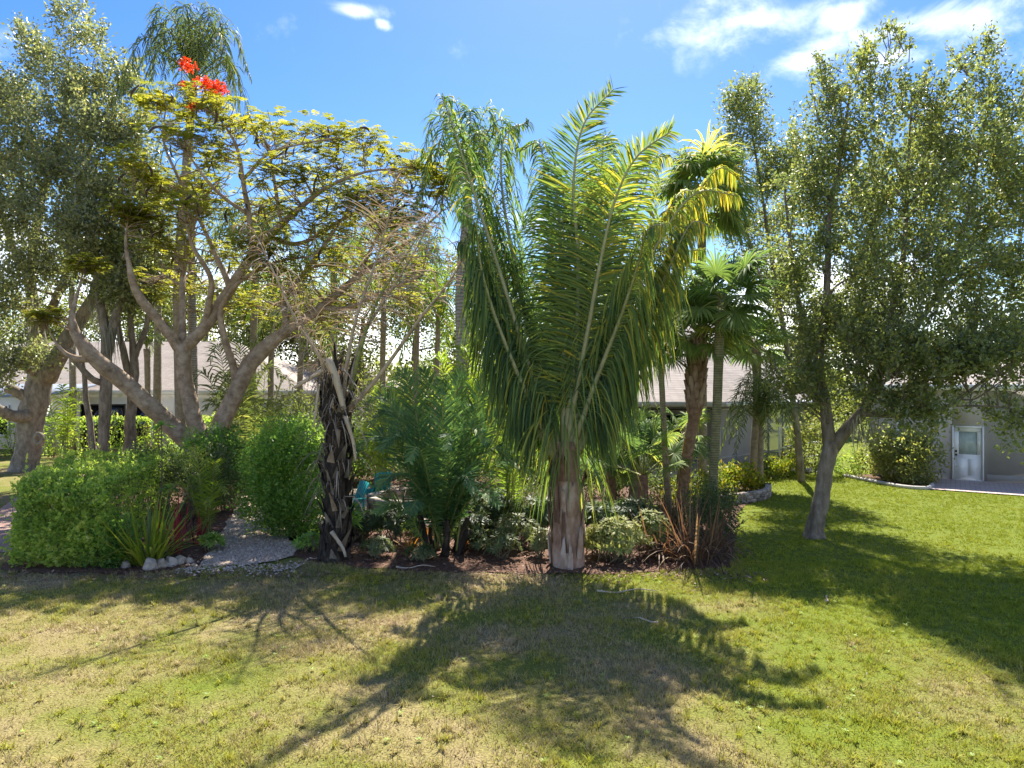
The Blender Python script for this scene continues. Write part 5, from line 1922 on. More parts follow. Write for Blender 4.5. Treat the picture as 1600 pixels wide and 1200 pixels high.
b = G(692, 866)
clump_palm('clump_palm', b, 'dark blue-green clumping palm with blackish stems, between the dead stump and the huge palm',
           [P(566, 640, 15.4), P(596, 700, 14.2), P(612, 600, 15.6), P(648, 596, 15), P(690, 612, 14.4), P(728, 600, 15.4), P(772, 612, 15), P(812, 668, 14.6), P(800, 720, 14.0), P(742, 768, 13.5), P(640, 720, 13.6), P(590, 760, 13.9),
            P(745, 650, 16.2), P(620, 660, 16.4), P(700, 700, 13.5), P(780, 790, 13.9), P(760, 690, 14), P(640, 800, 13.7), P(560, 700, 14.6), P(580, 660, 16), P(830, 740, 14.4), P(590, 800, 14.2), P(790, 660, 15.6)],
           .6, .04, 'blue_palm_leaf', .12, .42, 72, dark_stems=16, bow=.14, start=.16, face=.8, vee=.12, tj=.1)
b = G(795, 838)
clump_palm('areca_palm', b, 'light green upright palm half hidden between the clumping palm and the huge palm',
           [P(770, 600, 17), P(800, 590, 17.2), P(745, 640, 17), P(830, 630, 16.8), P(815, 680, 16.4), P(735, 700, 16.6), P(780, 650, 16.2)], .6, .034, 'bright_palm_leaf', .35, .35, 50)
b = G(735, 790)
clump_palm('areca_palm', b, 'sunlit yellow-green palm with arching fronds before the columnar trunk',
           [P(668, 580, 20.5), P(700, 530, 21), P(735, 515, 21), P(775, 540, 21), P(790, 590, 20.5), P(690, 610, 19.8), P(760, 610, 20), P(650, 640, 20.5), P(720, 570, 19.5), P(800, 640, 20)], .75, .045, 'bright_palm_leaf', .5, .5, 52)
clump_palm('areca_palm', [*P(372, 715, 30)[:2], 0], 'tall feathery palm clump between poinciana trunks and the far house roof',
           [P(300, 600, 30), P(330, 560, 30.5), P(372, 545, 31), P(410, 560, 30.5), P(440, 590, 30), P(350, 600, 29), P(395, 605, 29), P(320, 640, 29.4), P(425, 640, 29.4)], 1.0, .06, 'queen_leaf', .5, .45, 50)
b = G(395, 775)
clump_palm('areca_palm', b, 'pale arching palm beneath the right hand poinciana trunk',
           [P(340, 620, 23), P(370, 590, 23.5), P(420, 590, 23.5), P(460, 610, 23), P(480, 640, 22.6), P(330, 660, 22.6), P(400, 640, 22), P(440, 650, 22)], .7, .04, 'queen_leaf', .6, .55, 44)
clump_palm('areca_palm', [*P(60 + 40, 705, 34)[:2], 0], 'small bright palm in front of the blue awning of the far house',
           [P(70, 625, 34), P(95, 612, 34), P(125, 618, 34), P(140, 640, 33.6), P(60, 645, 33.6), P(105, 635, 33)], .6, .06, 'bright_palm_leaf', .5, .6, 26)
clump_palm('areca_palm', G(318, 846), 'low arching feathery palm fronds beside the gravel path',
           [P(262, 730, 16.4), P(285, 690, 16.6), P(340, 735, 16), P(352, 770, 15.8), P(325, 790, 15.6), P(262, 770, 15.8), P(300, 715, 16)], .42, .022, 'bright_palm_leaf', .3, .35, 40, tip_tint=.3)
clump_palm('areca_palm', G(600, 775), 'bright low palms glowing behind the fire pit',
           [P(560, 640, 24), P(585, 620, 24), P(620, 625, 24), P(650, 640, 24), P(540, 670, 23.5), P(600, 660, 23), P(640, 680, 23)], .7, .05, 'bright_palm_leaf', .5, .5, 36)

fan_palm('fan_palm', 'fan palm with a swollen head of red-brown boots on its trunk', [(1064, 808, 19.5, 9), (1068, 760, 19.5, 8.5), (1077, 690, 19.5, 8.5), (1084, 655, 19.5, 9), (1086, 632, 19.5, 13), (1088, 590, 19.5, 14), (1091, 545, 19.5, 12), (1093, 520, 19.5, 8)],
         'boot_trunk', 26, .95, 1.0, .42, boots=(13, 22, 60))
fan_palm('fan_palm', 'tall slim green-stemmed fan palm with a dark round head', [(1112, 822, 18.2, 8.5), (1115, 740, 18.2, 7), (1121, 620, 18.2, 7), (1125, 500, 18.2, 7.5), (1130, 465, 18.2, 6)],
         'green_ring_trunk', 22, .85, 1.0, .3, az0=.6)
fan_palm('fan_palm', 'tallest fan palm with yellowing drooping leaves at the height of the huge palm', [(1098, 776, 23, 8), (1097, 600, 23, 7), (1096, 430, 23, 6.5), (1098, 300, 23, 7)],
         'ring_trunk', 30, 1.1, 1.25, .52, elev=(1.3, -.9), droop=.9)
fan_palm('fan_palm', 'pale stemmed fan palm before the house roof, close to the lone oak', [(1178, 756, 26, 8), (1180, 700, 26, 7.5), (1183, 620, 26, 6), (1181, 540, 26, 8)], 'ring_trunk', 22, .8, .95, .42, nseg=26)
fan_palm('fan_palm', 'thin ringed fan palm just left of the boot-covered one', [(1046, 806, 20, 5.5), (1040, 720, 20, 5), (1035, 620, 20, 4.5), (1031, 545, 20, 5)], 'ring_trunk', 13, .7, .75, .35, az0=1.1)
fan_palm('fan_palm', 'short fan palm with a bright tan trunk between the ringed and boot-covered stems', [(1062, 792, 21.5, 8), (1066, 730, 21.5, 7.5), (1072, 675, 21.5, 7)], 'ring_trunk', 11, .6, .7, .4, nseg=26)
fan_palm('fan_palm', 'young fan palm with broad dark leaves on long stalks above the red strap plants', [(1006, 806, 20, 9), (1005, 775, 20, 8), (1005, 742, 20, 7)], 'boot_trunk', 12, 1.25, .95, .3, elev=(1.35, .1), az0=.4)
fan_palm('fan_palm', 'squat rough-trunked palm nearest the huge palm stump', [(954, 784, 22, 9), (954, 745, 22, 8), (955, 715, 22, 7)], 'boot_trunk', 11, .8, .8, .35, az0=2.0)
fan_palm('fan_palm', 'squat smooth-trunked palm second from the huge palm stump', [(990, 786, 21.8, 9), (992, 745, 21.8, 7.5), (993, 700, 21.8, 7)], 'ring_trunk', 11, .8, .8, .35, az0=.9)
feather_palm('date_palm', 'pygmy date palm with a thin trunk in the low block planter', [(1190, 765, 24.6, 5), (1188, 730, 24.6, 4.5), (1190, 668, 24.6, 4)], 'ring_trunk', 34, 1.6, 1.7, 1.2, 'queen_leaf', L=.42, w=.026, droop=.4, n=44, tint=.38, r0=.012)
# ------------------------------------------------------------------ hedges and shrubs
def hedge(name, label, foot, H, n, L, wd, leaf, tint=.5, round_=.25, per=1, cat='hedge', inner=.35):
    """foot: 4 corner xy (ccw); leaves over a soft-edged box with a woody inside"""
    f = np.array(foot, float)
    c = f.mean(0)
    t = thing(name, (*c, 0), label, cat)
    sb = MB()
    for i in range(60):
        u, v = RNG.uniform(.1, .9, 2)
        p = (f[0] * (1 - u) + f[1] * u) * (1 - v) + (f[3] * (1 - u) + f[2] * u) * v
        for _ in range(3):
            e = np.array([*(p + RNG.normal(0, .25, 2)), H * RNG.uniform(.6, .95)])
            b = np.array([*p, 0.0])
            sb.tube(spline([b, (b + e) / 2 + RNG.normal(0, .06, 3), e], 5), np.linspace(.018, .005, 5), 4)
    sb.build('stems', M['stem'], t, kind='stuff')
    u, v, w = RNG.uniform(0, 1, n), RNG.uniform(0, 1, n), RNG.uniform(.03, 1, n)
    face = RNG.uniform(0, 1, n)
    dep = np.abs(RNG.normal(0, .07, n))
    top = face < .38
    w = np.where(top, 1 - dep * .5, w)
    fr = (face >= .38) & (face < .66)
    v = np.where(fr, dep * .5, v)
    lf = (face >= .66) & (face < .78)
    u = np.where(lf, dep, u)
    rt = (face >= .78) & (face < .92)
    u = np.where(rt, 1 - dep, u)
    A = np.zeros((n, 3))
    A[top, 2] = 1
    fn = nrm(np.array([*(f[0] - f[3]), 0.0]))
    sn = nrm(np.array([*(f[1] - f[0]), 0.0]))
    A[fr] = fn
    A[lf] = -sn
    A[rt] = sn
    xy = (f[0] * (1 - u)[:, None] + f[1] * u[:, None]) * (1 - v)[:, None] + (f[3] * (1 - u)[:, None] + f[2] * u[:, None]) * v[:, None]
    Pn = np.stack([xy[:, 0], xy[:, 1], w * H], 1)
    bum = np.array([mnoise.noise((p[0] * 1.6, p[1] * 1.6, p[2] * 1.6)) for p in Pn])
    Pn += A * (bum * .18)[:, None]
    # soften the top edge
    e = np.maximum(0, Pn[:, 2] - (H - round_)) / round_
    if round_ > .5:
        w1 = Pn[:, 2] / H
        Pn[:, :2] -= np.array([fn[0], fn[1]]) * (np.where(fr, .12 * w1 + .9 * np.maximum(0, w1 - .3) ** 1.5, 0))[:, None]
        tf = np.clip(1 - v * 6, 0, 1) * top
        Pn[:, 2] -= tf ** 2 * .35
    else:
        Pn[:, :2] += (c - Pn[:, :2]) * (e ** 2 * .07)[:, None] * (~top)[:, None]
    fine = np.array([mnoise.noise((p[0] * 4.1, p[1] * 4.1, p[2] * 4.1 + 9)) for p in Pn])
    kp = fine > -.27
    Pn, A, bum, n = Pn[kp], A[kp], bum[kp], int(kp.sum())
    sel = RNG.integers(0, n, n // 140)
    sh = np.repeat(sel, 9)
    up_ = np.tile(np.linspace(.02, .32, 9), len(sel)) * np.repeat(RNG.uniform(.4, 1.2, len(sel)), 9)
    Pn = np.concatenate([Pn, Pn[sh] + (A[sh] + np.array([0, 0, .5])) * up_[:, None]])
    A = np.concatenate([A, A[sh]])
    bum = np.concatenate([bum, bum[sh] + .5])
    n = len(Pn)
    D = nrm(A * .6 + rand_unit(n) * .9 + np.array([0, 0, .25]))
    W = nrm(np.cross(D, nrm(A + rand_unit(n) * .7)))
    mb = MB()
    mb.leaves(Pn, D, W, L * RNG.uniform(.45, 1.35, n), wd * RNG.uniform(.6, 1.3, n), np.clip(tint + .3 * bum + RNG.normal(0, .15, n), 0, 1))
    mb.build('foliage', M[leaf], t)
    return t


hedge('clipped_hedge', 'clipped bright green hedge block at the lawn edge, nearest the camera', [(-10.15, 14.0), (-8.25, 14.0), (-9.9, 20.5), (-13.0, 20.5)], 1.7, 32000, .095, .05, 'hedge_leaf', .5, round_=.9)
hedge('boundary_hedge', 'long leafy boundary hedge in front of the far house', [(-30, 35.2), (-12.2, 34.6), (-12.2, 36.2), (-30, 36.8)], 1.95, 17000, .14, .08, 'hedge_leaf', .55)
shrub('leafy_shrub', G(150, 884), 'low fresh green shoot shrub spilling from the front corner of the clipped hedge', [(.35, .1, .55, .45, .35, .5), (.1, 0, .35, .4, .35, .35), (.55, 0, .25, .3, .25, .28)], 330, 8, .09, .045, 'shrub_leaf', spread=.13, tint=.45)
shrub('round_shrub', G(448, 838), 'rounded fresh green bush beside the gravel path and dead stump',
      [(0, 0, 1.3, 1.0, .9, .9), (-.35, 0, 1.9, .75, .7, .7), (.3, -.2, 2.2, .6, .6, .55), (.4, -.1, .9, .7, .6, .6), (-.55, -.1, .8, .6, .5, .55), (.2, 0, .45, .75, .6, .42), (-.1, .1, 2.5, .5, .5, .45)],
      2100, 12, .09, .045, 'shrub_leaf', spread=.16, gap=-.3, tint=.55)
shrub('dark_shrub', G(275, 815), 'dense dark green shrub behind the spiky yellow-green plant', [(0, 0, .9, .9, .8, .8), (-.6, .3, 1.3, .7, .6, .6), (.5, .4, 1.4, .8, .7, .7), (-1.3, .8, 1.2, .8, .7, .8), (1.1, .6, 1.1, .6, .6, .8)], 1000, 11, .085, .04, 'dark_shrub_leaf', spread=.17, tint=.55)
shrub('dark_shrub', G(350, 800), 'tall broad-leaved shrub overhanging the inner bend of the gravel path', [(0, 0, 1.0, .6, .6, .8), (-.1, .2, 1.8, .7, .6, .6), (.3, 0, 1.3, .5, .5, .6), (-.7, .4, 1.6, .7, .6, .7)], 420, 9, .16, .07, 'shrub_leaf', spread=.2, tint=.25)
shrub('dark_shrub', [-9.2, 24.5, 0], 'mass of shade shrubs round the foot of the poinciana', [(0, 0, 1.0, 1.6, 1.0, .9), (-2, .4, 1.2, 1.3, 1.0, .9), (1.6, .5, 1.3, 1.2, 1, 1.1), (2.8, 0, 1.0, 1, .9, .9)], 900, 10, .13, .06, 'hedge_leaf', spread=.24, tint=.35)
shrub('leafy_shrub', [-3.6, 26.5, 0], 'sunlit yellow-green shrubbery behind the fire pit', [(0, 0, 1.1, 1.3, .8, 1.0), (-1.6, .3, 1.3, 1.0, .8, 1.2), (1.5, .2, 1.0, 1.2, .8, .9), (2.8, 0, 1.2, 1, .8, 1)], 900, 10, .14, .065, 'far_leaf', spread=.24, tint=.6)
shrub('leafy_shrub', [1.2, 25.5, 0], 'yellow-green shrubbery glimpsed behind the huge palm stump', [(0, 0, 1.0, 1.2, .8, .9), (-1.5, .3, 1.5, 1.0, .8, 1.3), (1.3, .2, .6, .9, .7, .5)], 600, 10, .13, .06, 'far_leaf', spread=.24, tint=.5)
strap_plant('bromeliad', G(232, 884), 'spiky yellow-green bromeliad clump beside the edging stones', 110, 1.55, 'strap_leaf', spread=1.15, w=.05, tint=.5, tj=.2, droop=.45, r=.28)
strap_plant('cordyline', G(272, 866), 'cluster of pink-red strap leaves behind the spiky bromeliad', 12, 1.2, 'pink_leaf', spread=.6, w=.05, tint=.45, tj=.25, droop=.4, r=.2, lmin=.75)
strap_plant('cordyline', G(308, 850), 'second tuft of dark pink strap leaves nearer the gravel path', 14, .8, 'pink_leaf', spread=.9, w=.045, tint=.25, tj=.2, droop=.4, r=.2, lmin=.7)
strap_plant('flax_clump', G(1030, 872), 'dark red strap-leaved clump next to the variegated bush', 70, 1.35, 'red_strap_leaf', spread=1.5, w=.034, tint=.35, tj=.25, droop=1.3, r=.35)
strap_plant('flax_clump', G(1082, 878), 'largest tangle of bronze-red strap leaves at the bed corner', 110, 1.6, 'red_strap_leaf', spread=1.6, w=.036, tint=.4, tj=.28, droop=1.5, r=.5)
strap_plant('flax_clump', G(1112, 866), 'arching brown strap leaves brushing the lawn at the bed corner', 70, 1.35, 'red_strap_leaf', spread=1.6, w=.034, tint=.5, tj=.28, droop=1.5, r=.35)
strap_plant('flax_clump', G(1050, 835), 'reddish strap plant in front of the palm stems', 70, 1.3, 'red_strap_leaf', spread=1.4, w=.034, tint=.35, tj=.25, droop=.8, r=.35)
for px, py, lab in ((727, 852, 'orange starburst bromeliad at the foot of the clumping palm'), (640, 862, 'small orange bromeliad left of the blackish palm stems'), (672, 850, 'orange-tinged bromeliad among the blackish palm stems')):
    p = G(px, py)
    strap_plant('orange_bromeliad', p, lab, 26, .6 if px > 700 else .45, 'orange_leaf', spread=1.3, w=.035, tint=.5, tj=.25, droop=.3, r=.06, group='orange bromeliads by the clumping palm')
schefflera(G(962, 877), 'cream and green variegated bush right of the huge palm stump', .75, 1.0, 190, L=.15, wd=.05, tint=.6)
schefflera(G(1016, 868), 'smaller variegated bush leaning against the red strap leaves', .45, 1.1, 80, L=.15, wd=.05, tint=.5)
schefflera(G(803, 858), 'shaded grey-green umbrella-leaved bush left of the huge palm stump', .6, .9, 80, 'dark_shrub_leaf', L=.15, wd=.05, tint=.8)
schefflera(G(846, 872), 'low umbrella-leaved bush touching the huge palm stump', .35, .7, 40, 'dark_shrub_leaf', L=.14, wd=.05, tint=.85)
schefflera(G(760, 866), 'low dark plant between clumping palm and umbrella-leaved bush', .4, .6, 36, 'dark_shrub_leaf', L=.13, wd=.045, tint=.6)
schefflera(G(545, 862), 'small papaya-like seedling with palmate leaves at the foot of the dead stump', .3, 1.6, 12, 'shrub_leaf', L=.24, wd=.06, tint=.55, name='palmate_seedling', cat='plant')
schefflera(G(575, 838), 'low green ground plant right behind the dead stump', .5, .5, 40, 'dark_shrub_leaf', L=.15, wd=.05, tint=.75)
schefflera(G(640, 838), 'low yellowish plant before the fire pit', .5, .55, 40, 'hedge_leaf', L=.15, wd=.05, tint=.6)
shrub('dark_shrub', G(1120, 850), 'dark glossy bush behind the strap leaves at the lawn corner', [(0, 0, .6, .5, .5, .6), (.2, .3, .8, .45, .45, .5), (-.3, .2, 1.0, .4, .4, .4)], 420, 10, .08, .035, 'dark_shrub_leaf', spread=.14, tint=.5)
shrub('croton_bush', G(1095, 790), 'yellow-green croton bush at the foot of the boot-covered palm', [(0, 0, .5, .6, .4, .5), (.6, .1, .6, .5, .4, .5), (-.8, .2, .4, .5, .4, .4)], 300, 9, .12, .05, 'croton_leaf', spread=.15, tint=.35)
shrub('croton_bush', G(1158, 768), 'broad-leaved yellow croton behind the planter wall', [(0, 0, .45, .6, .5, .4), (.5, 0, .35, .4, .4, .3), (-.6, .2, .5, .5, .4, .4)], 200, 9, .17, .08, 'croton_leaf', spread=.18, tint=.4)
shrub('croton_bush', G(1206, 748), 'rounded red-flecked croton against the porch screen', [(0, 0, .5, .6, .5, .45), (.9, .5, .45, .55, .5, .4)], 240, 10, .12, .055, 'croton_leaf', spread=.16, tint=.3)
shrub('leafy_shrub', G(1262, 742), 'loose yellow-green shrub behind the trunk of the lone oak', [(0, 0, 1.1, .9, .7, .9), (.5, 0, 1.9, .7, .6, .7), (-.4, 0, 1.7, .5, .5, .6)], 330, 9, .15, .06, 'far_leaf', spread=.22, tint=.6)
bc = wl(1.15, 1.5)
shrub('glossy_bush', (*bc, 0), 'rounded glossy bush against the grey wall, left of the white door', [(0, 0, 1.0, 1.0, .9, 1.0), (.5, -.5, .8, .8, .8, .8), (-.6, .5, 1.1, .8, .8, 1.0), (.6, .1, 1.5, .7, .6, .6), (0, -.8, .5, .7, .5, .5)], 900, 10, .13, .07, 'oak_leaf', spread=.2, tint=.62, gap=-.35)
bc = wl(-.6, 1.2)
shrub('leafy_shrub', (*bc, 0), 'small shrub at the left corner of the grey house wall', [(0, 0, .5, .6, .5, .5), (-.7, .4, .4, .5, .4, .4)], 180, 9, .12, .05, 'hedge_leaf', spread=.16, tint=.5)


shrub('fern_patch', [2.3, 17.5, 0], 'low shaded fern patch in the mulch behind the variegated bush', [(0, 0, .3, .7, .5, .3), (1.2, .6, .35, .7, .5, .35), (-.9, .8, .4, .6, .5, .4), (2.2, 0, .3, .5, .5, .3)], 420, 10, .12, .03, 'dark_shrub_leaf', spread=.16, tint=.5, cat='fern')
shrub('fern_patch', [-.2, 17.2, 0], 'low fern patch in the shade between clumping palm and huge palm', [(0, 0, .35, .8, .6, .35), (.6, .8, .5, .7, .6, .5), (-.8, .9, .5, .7, .5, .5), (.3, 2.2, .6, .9, .6, .6)], 520, 10, .13, .035, 'dark_shrub_leaf', spread=.17, tint=.5, cat='fern')
shrub('dark_shrub', [3.4, 22.6, 0], 'dark undergrowth at the feet of the squat palms', [(0, 0, .4, .8, .5, .4), (1.3, .2, .45, .7, .5, .45), (-1.2, .3, .6, .8, .5, .6), (2.4, -.3, .4, .6, .5, .4)], 420, 10, .13, .055, 'dark_shrub_leaf', spread=.18, tint=.6)
shrub('leafy_shrub', [-6.6, 25.5, 0], 'light green shrub mass between the pale arching palm and the gravel clearing', [(0, 0, 1.0, 1.1, .8, 1.0), (1.2, .3, .8, .9, .7, .8), (-1.2, .3, 1.3, 1.0, .8, 1.1), (.3, .5, 1.9, .8, .7, .7)], 700, 10, .13, .055, 'shrub_leaf', spread=.22, tint=.55)


shrub('leafy_shrub', [-9.0, 26.5, 0], 'tall light shrubbery hiding the foot of the far house behind the poinciana', [(0, 0, 1.2, 1.2, .8, 1.2), (1.6, .4, 1.6, 1.1, .8, 1.3), (-1.6, .5, 1.4, 1.1, .8, 1.3), (.6, .3, 2.6, 1.0, .8, .8), (3.0, .4, 1.4, 1.0, .8, 1.3)], 1000, 10, .15, .065, 'far_leaf', spread=.26, tint=.4)
shrub('leafy_shrub', [-4.6, 31, 0], 'high green shrubbery among the slim palm stems', [(0, 0, 1.8, 1.6, 1, 1.8), (2.2, .4, 2.4, 1.5, 1, 1.9), (-2.2, .5, 2.2, 1.4, 1, 1.8), (.8, .3, 3.8, 1.3, 1, 1.2), (4.4, .4, 2.0, 1.4, 1, 1.9), (3.6, 0, 4.0, 1.1, .8, 1.1)], 1500, 10, .18, .08, 'far_leaf', spread=.32, tint=.4, gap=-.15)


def stem_plant(px, py, top, lab, d):
    b = np.array([*P(px, py, d)[:2], 0])
    t = thing('plumeria_seedling', b, lab, 'plant')
    e = P(px + (6 if px > 240 else -4), top, d)
    mb = MB()
    mb.tube(spline([b, (b + e) / 2 + np.array([.06, 0, 0]), e], 9), np.linspace(.025, .014, 9), 6)
    mb.build('stem', M['stem'], t, smooth=True)
    for i in range(16):
        a = i * 2.399
        k = RNG.uniform(-.2, .7)
        m = MB()
        m.strips([e], [nrm(np.array([math.cos(a), math.sin(a), k]))], [np.array([-math.sin(a), math.cos(a), 0])], RNG.uniform(.3, .5), .1, 5, .35, float(RNG.uniform(.3, .8)), prof=[.25, .7, 1, .9, .6, .06])
        m.build('leaf', M['shrub_leaf'], t)


stem_plant(246, 838, 664, 'tall thin stem with a whorl of long leaves above the clipped hedge', 17.2)
stem_plant(258, 850, 762, 'short stem with a whorl of leaves behind the pink strap leaves', 16.2)
stem_plant(296, 842, 690, 'leaning stem with a whorl of leaves beside the poinciana trunk', 16.6)


# ------------------------------------------------------------------ stones, planter, fire pit, chairs
def rock(c, size, label, group):
    import bmesh
    bm = bmesh.new()
    bmesh.ops.create_icosphere(bm, subdivisions=2, radius=1)
    sd = RNG.uniform(0, 50)
    for v in bm.verts:
        k = 1 + .45 * mnoise.noise(v.co * 1.4 + Vector((sd, 0, 0)))
        v.co = Vector((v.co.x * size[0] * k, v.co.y * size[1] * k, max(-.35, v.co.z) * size[2] * k))
    me = bpy.data.meshes.new('edging_stone')
    bm.to_mesh(me)
    bm.free()
    at = me.attributes.new('tint', 'FLOAT', 'POINT')
    at.data.foreach_set('value', np.full(len(me.vertices), RNG.uniform(.4, .9), np.float32))
    me.materials.append(M['stone'])
    o = bpy.data.objects.new('edging_stone', me)
    COL.objects.link(o)
    o.location = (c[0], c[1], size[2] * .34)
    o.rotation_euler = (0, 0, RNG.uniform(0, 6))
    return tag(o, label, 'stone', group)


for px, py, s, lab in ((196, 888, .1, 'small pale edging stone under the fringe of the hedge shoots'), (236, 890, .16, 'pale edging stone directly in front of the spiky bromeliad'), (253, 888, .14, 'rough edging stone second from the bromeliad base'),
                       (267, 885, .14, 'whitest rounded edging stone of the row'), (281, 882, .13, 'pale rounded edging stone nearest the gravel path'), (296, 880, .09, 'grey edging stone touching the gravel path')):
    rock(G(px, py), (s * 1.0, s * .85, s * 1.15), lab, 'edging stones by the bromeliad')


def block_wall(name, label, pts, courses, bl, bh, bd, cat, closed=False, mat='block', z0=0.0, parent=None):
    pts = np.array(pts, float)
    if closed:
        pts = np.vstack([pts, pts[:1]])
    seg = np.linalg.norm(np.diff(pts, axis=0), axis=1)
    cum = np.concatenate([[0], np.cumsum(seg)])
    t = thing(name, (*pts.mean(0), 0), label, cat)
    n = max(3, int(round(cum[-1] / bl)))
    for c in range(courses):
        for i in range(n):
            s = (i + .5 * (c % 2)) / n * cum[-1]
            if closed:
                s %= cum[-1]
            elif s > cum[-1] - .01:
                continue
            k = min(np.searchsorted(cum, s, 'right') - 1, len(seg) - 1)
            f = (s - cum[k]) / seg[k]
            p = pts[k] * (1 - f) + pts[k + 1] * f
            dv = pts[k + 1] - pts[k]
            mb = MB()
            mb.box((p[0] + RNG.normal(0, .006), p[1] + RNG.normal(0, .006), z0 + bh * (c + .5)), (cum[-1] / n * .955, bd * RNG.uniform(.93, 1.03), bh * .95), math.atan2(dv[1], dv[0]) + RNG.normal(0, .02),
                   tint=float(RNG.uniform(.1, .9)), taper=.96)
            mb.build('block', M[mat], t)
    return t


pl = [G(1128, 790)[:2], G(1160, 786)[:2], G(1188, 782)[:2], G(1200, 776)[:2], G(1200, 768)[:2]]
block_wall('planter_wall', 'low grey-brown block planter wall round the pygmy date palm', spline(pl, 30), 3, .32, .11, .2, 'wall')
FC = np.array([-3.05, 20.3])
ring = [FC + 1.05 * np.array([math.cos(a), math.sin(a)]) for a in np.linspace(0, 2 * np.pi, 48, endpoint=False)]
pit = block_wall('fire_pit', 'round stone block fire pit with a rusty hooped lid on the gravel clearing', ring, 3, .3, .16, .26, 'fire pit', closed=True, mat='stone', z0=.03)
mb = MB()
for k in range(6):
    a = k * math.pi / 6
    d = np.array([math.cos(a), math.sin(a), 0])
    tt = np.linspace(-1, 1, 13)
    mb.tube([np.array([*FC, .5]) + d * x * .82 + np.array([0, 0, .26 * (1 - x * x)]) for x in tt], [.014] * 13, 5)
aa = np.linspace(0, 2 * np.pi, 25)
mb.tube([np.array([FC[0] + .84 * math.cos(a), FC[1] + .84 * math.sin(a), .51]) for a in aa], [.02] * 25, 6, cap=False)
lid = mb.build('lid', M['rust_iron'], pit)
mb = MB()
mb.tube([np.array([*FC, .76]) + np.array([x, 0, z]) for x, z in ((-.07, 0), (-.06, .14), (0, .2), (.06, .14), (.07, 0))], [.018] * 5, 6)
mb.build('handle', M['rust_iron'], lid)


def adirondack(loc, rz, label):
    t = thing('garden_chair', (*loc, .03), label, 'chair', 'teal garden chairs round the fire pit')
    ca, sa = math.cos(rz), math.sin(rz)
    R = np.array([[ca, -sa, 0], [sa, ca, 0], [0, 0, 1]])

    def bm(name, a, b, w, h, up=(0, 0, 1)):
        m = MB()
        m.beam(R @ np.array(a) + np.array([*loc, .03]), R @ np.array(b) + np.array([*loc, .03]), w, h, R @ np.array(up))
        m.build(name, M['teal_plastic'], t)
    for i in range(6):                       # seat slats
        y = -.28 + i * .095
        bm('seat_slat', (-.27, y, .36 - i * .018), (.27, y, .36 - i * .018), .085, .022)
    for i in range(5):                       # fan back
        x = -.2 + i * .1
        bm('back_slat', (x * .9, .2, .26), (x * 1.25, .48, .98 - .35 * x * x * 4 * .5), .09, .02, (0, -1, .4))
    for s in (-1, 1):
        bm('front_leg', (s * .3, -.3, 0), (s * .3, -.3, .53), .08, .045)
        bm('rear_leg', (s * .255, -.24, .33), (s * .255, .52, .02), .035, .1)
        bm('arm', (s * .33, -.38, .545), (s * .33, .34, .545), .12, .025)
        bm('arm_support', (s * .3, .3, .2), (s * .3, .3, .53), .05, .04)


adirondack((-4.55, 19.3), -.9, 'teal plastic garden chair left of the fire pit, beside the dead stump')
adirondack((-2.5, 22.3), math.pi - .2, 'teal plastic garden chair behind the fire pit')
adirondack((-1.35, 19.4), 1.0, 'teal plastic garden chair right of the fire pit, behind the clumping palm')
adirondack((-4.3, 21.9), math.pi + .7, 'teal plastic garden chair at the far left side of the fire pit')

# thin black garden light stake by the path
sp = thing('garden_stake', G(302, 848), 'thin dark stake standing in the mulch by the gravel path', 'stake')
mb = MB()
b = G(302, 848)
mb.tube([b, b + [0, 0, .3], b + [0, 0, .55]], [.014, .013, .012], 6)
mb.build('post', M['black_plastic'], sp)
mb = MB()
mb.tube([b + [0, 0, .55], b + [0, 0, .6], b + [0, 0, .63]], [.035, .04, .015], 8)
mb.build('cap', M['black_plastic'], sp)

for px, py, R, H, k, lab in ((615, 850, .6, 1.0, 70, 'dark leafy shrub filling the bed in front of the fire pit'), (735, 858, .55, .9, 60, 'dark leafy shrub under the right side of the clumping palm'), (770, 838, .7, 1.3, 80, 'taller dark shrub behind the bed edge, left of the huge palm'),
                             (835, 846, .6, 1.2, 70, 'tall dark shrub close behind the huge palm stump'), (940, 846, .6, 1.1, 70, 'dark shrub behind the variegated bush'), (985, 838, .6, 1.1, 70, 'dark shrub between variegated bush and young fan palm'),
                             (560, 845, .5, .9, 50, 'dark shrub just behind the dead stump on its right')):
    schefflera(G(px, py), lab, R, H, k, 'dark_shrub_leaf', L=.2, wd=.065, tint=.35, name='shade_shrub', cat='shrub')
for px, py, R, H, k, lf, lab in ((590, 872, .4, .5, 34, 'dark_shrub_leaf', 'low dark plant at the bed edge just right of the dead stump'), (655, 876, .35, .4, 30, 'dark_shrub_leaf', 'low dark plant at the bed edge under the clumping palm'),
                                  (785, 874, .4, .6, 36, 'dark_shrub_leaf', 'leafy plant at the bed edge left of the huge palm stump'), (925, 868, .4, .7, 40, 'variegated_leaf', 'pale leafy plant squeezed between huge palm stump and variegated bush'),
                                  (330, 862, .3, .45, 24, 'shrub_leaf', 'small leafy plant in the mulch left of the gravel path'), (480, 862, .35, .5, 30, 'shrub_leaf', 'small leafy plant between the gravel path and the dead stump')):
    schefflera(G(px, py), lab, R, H, k, lf, L=.15, wd=.05, tint=.65, name='bedding_plant', cat='plant')
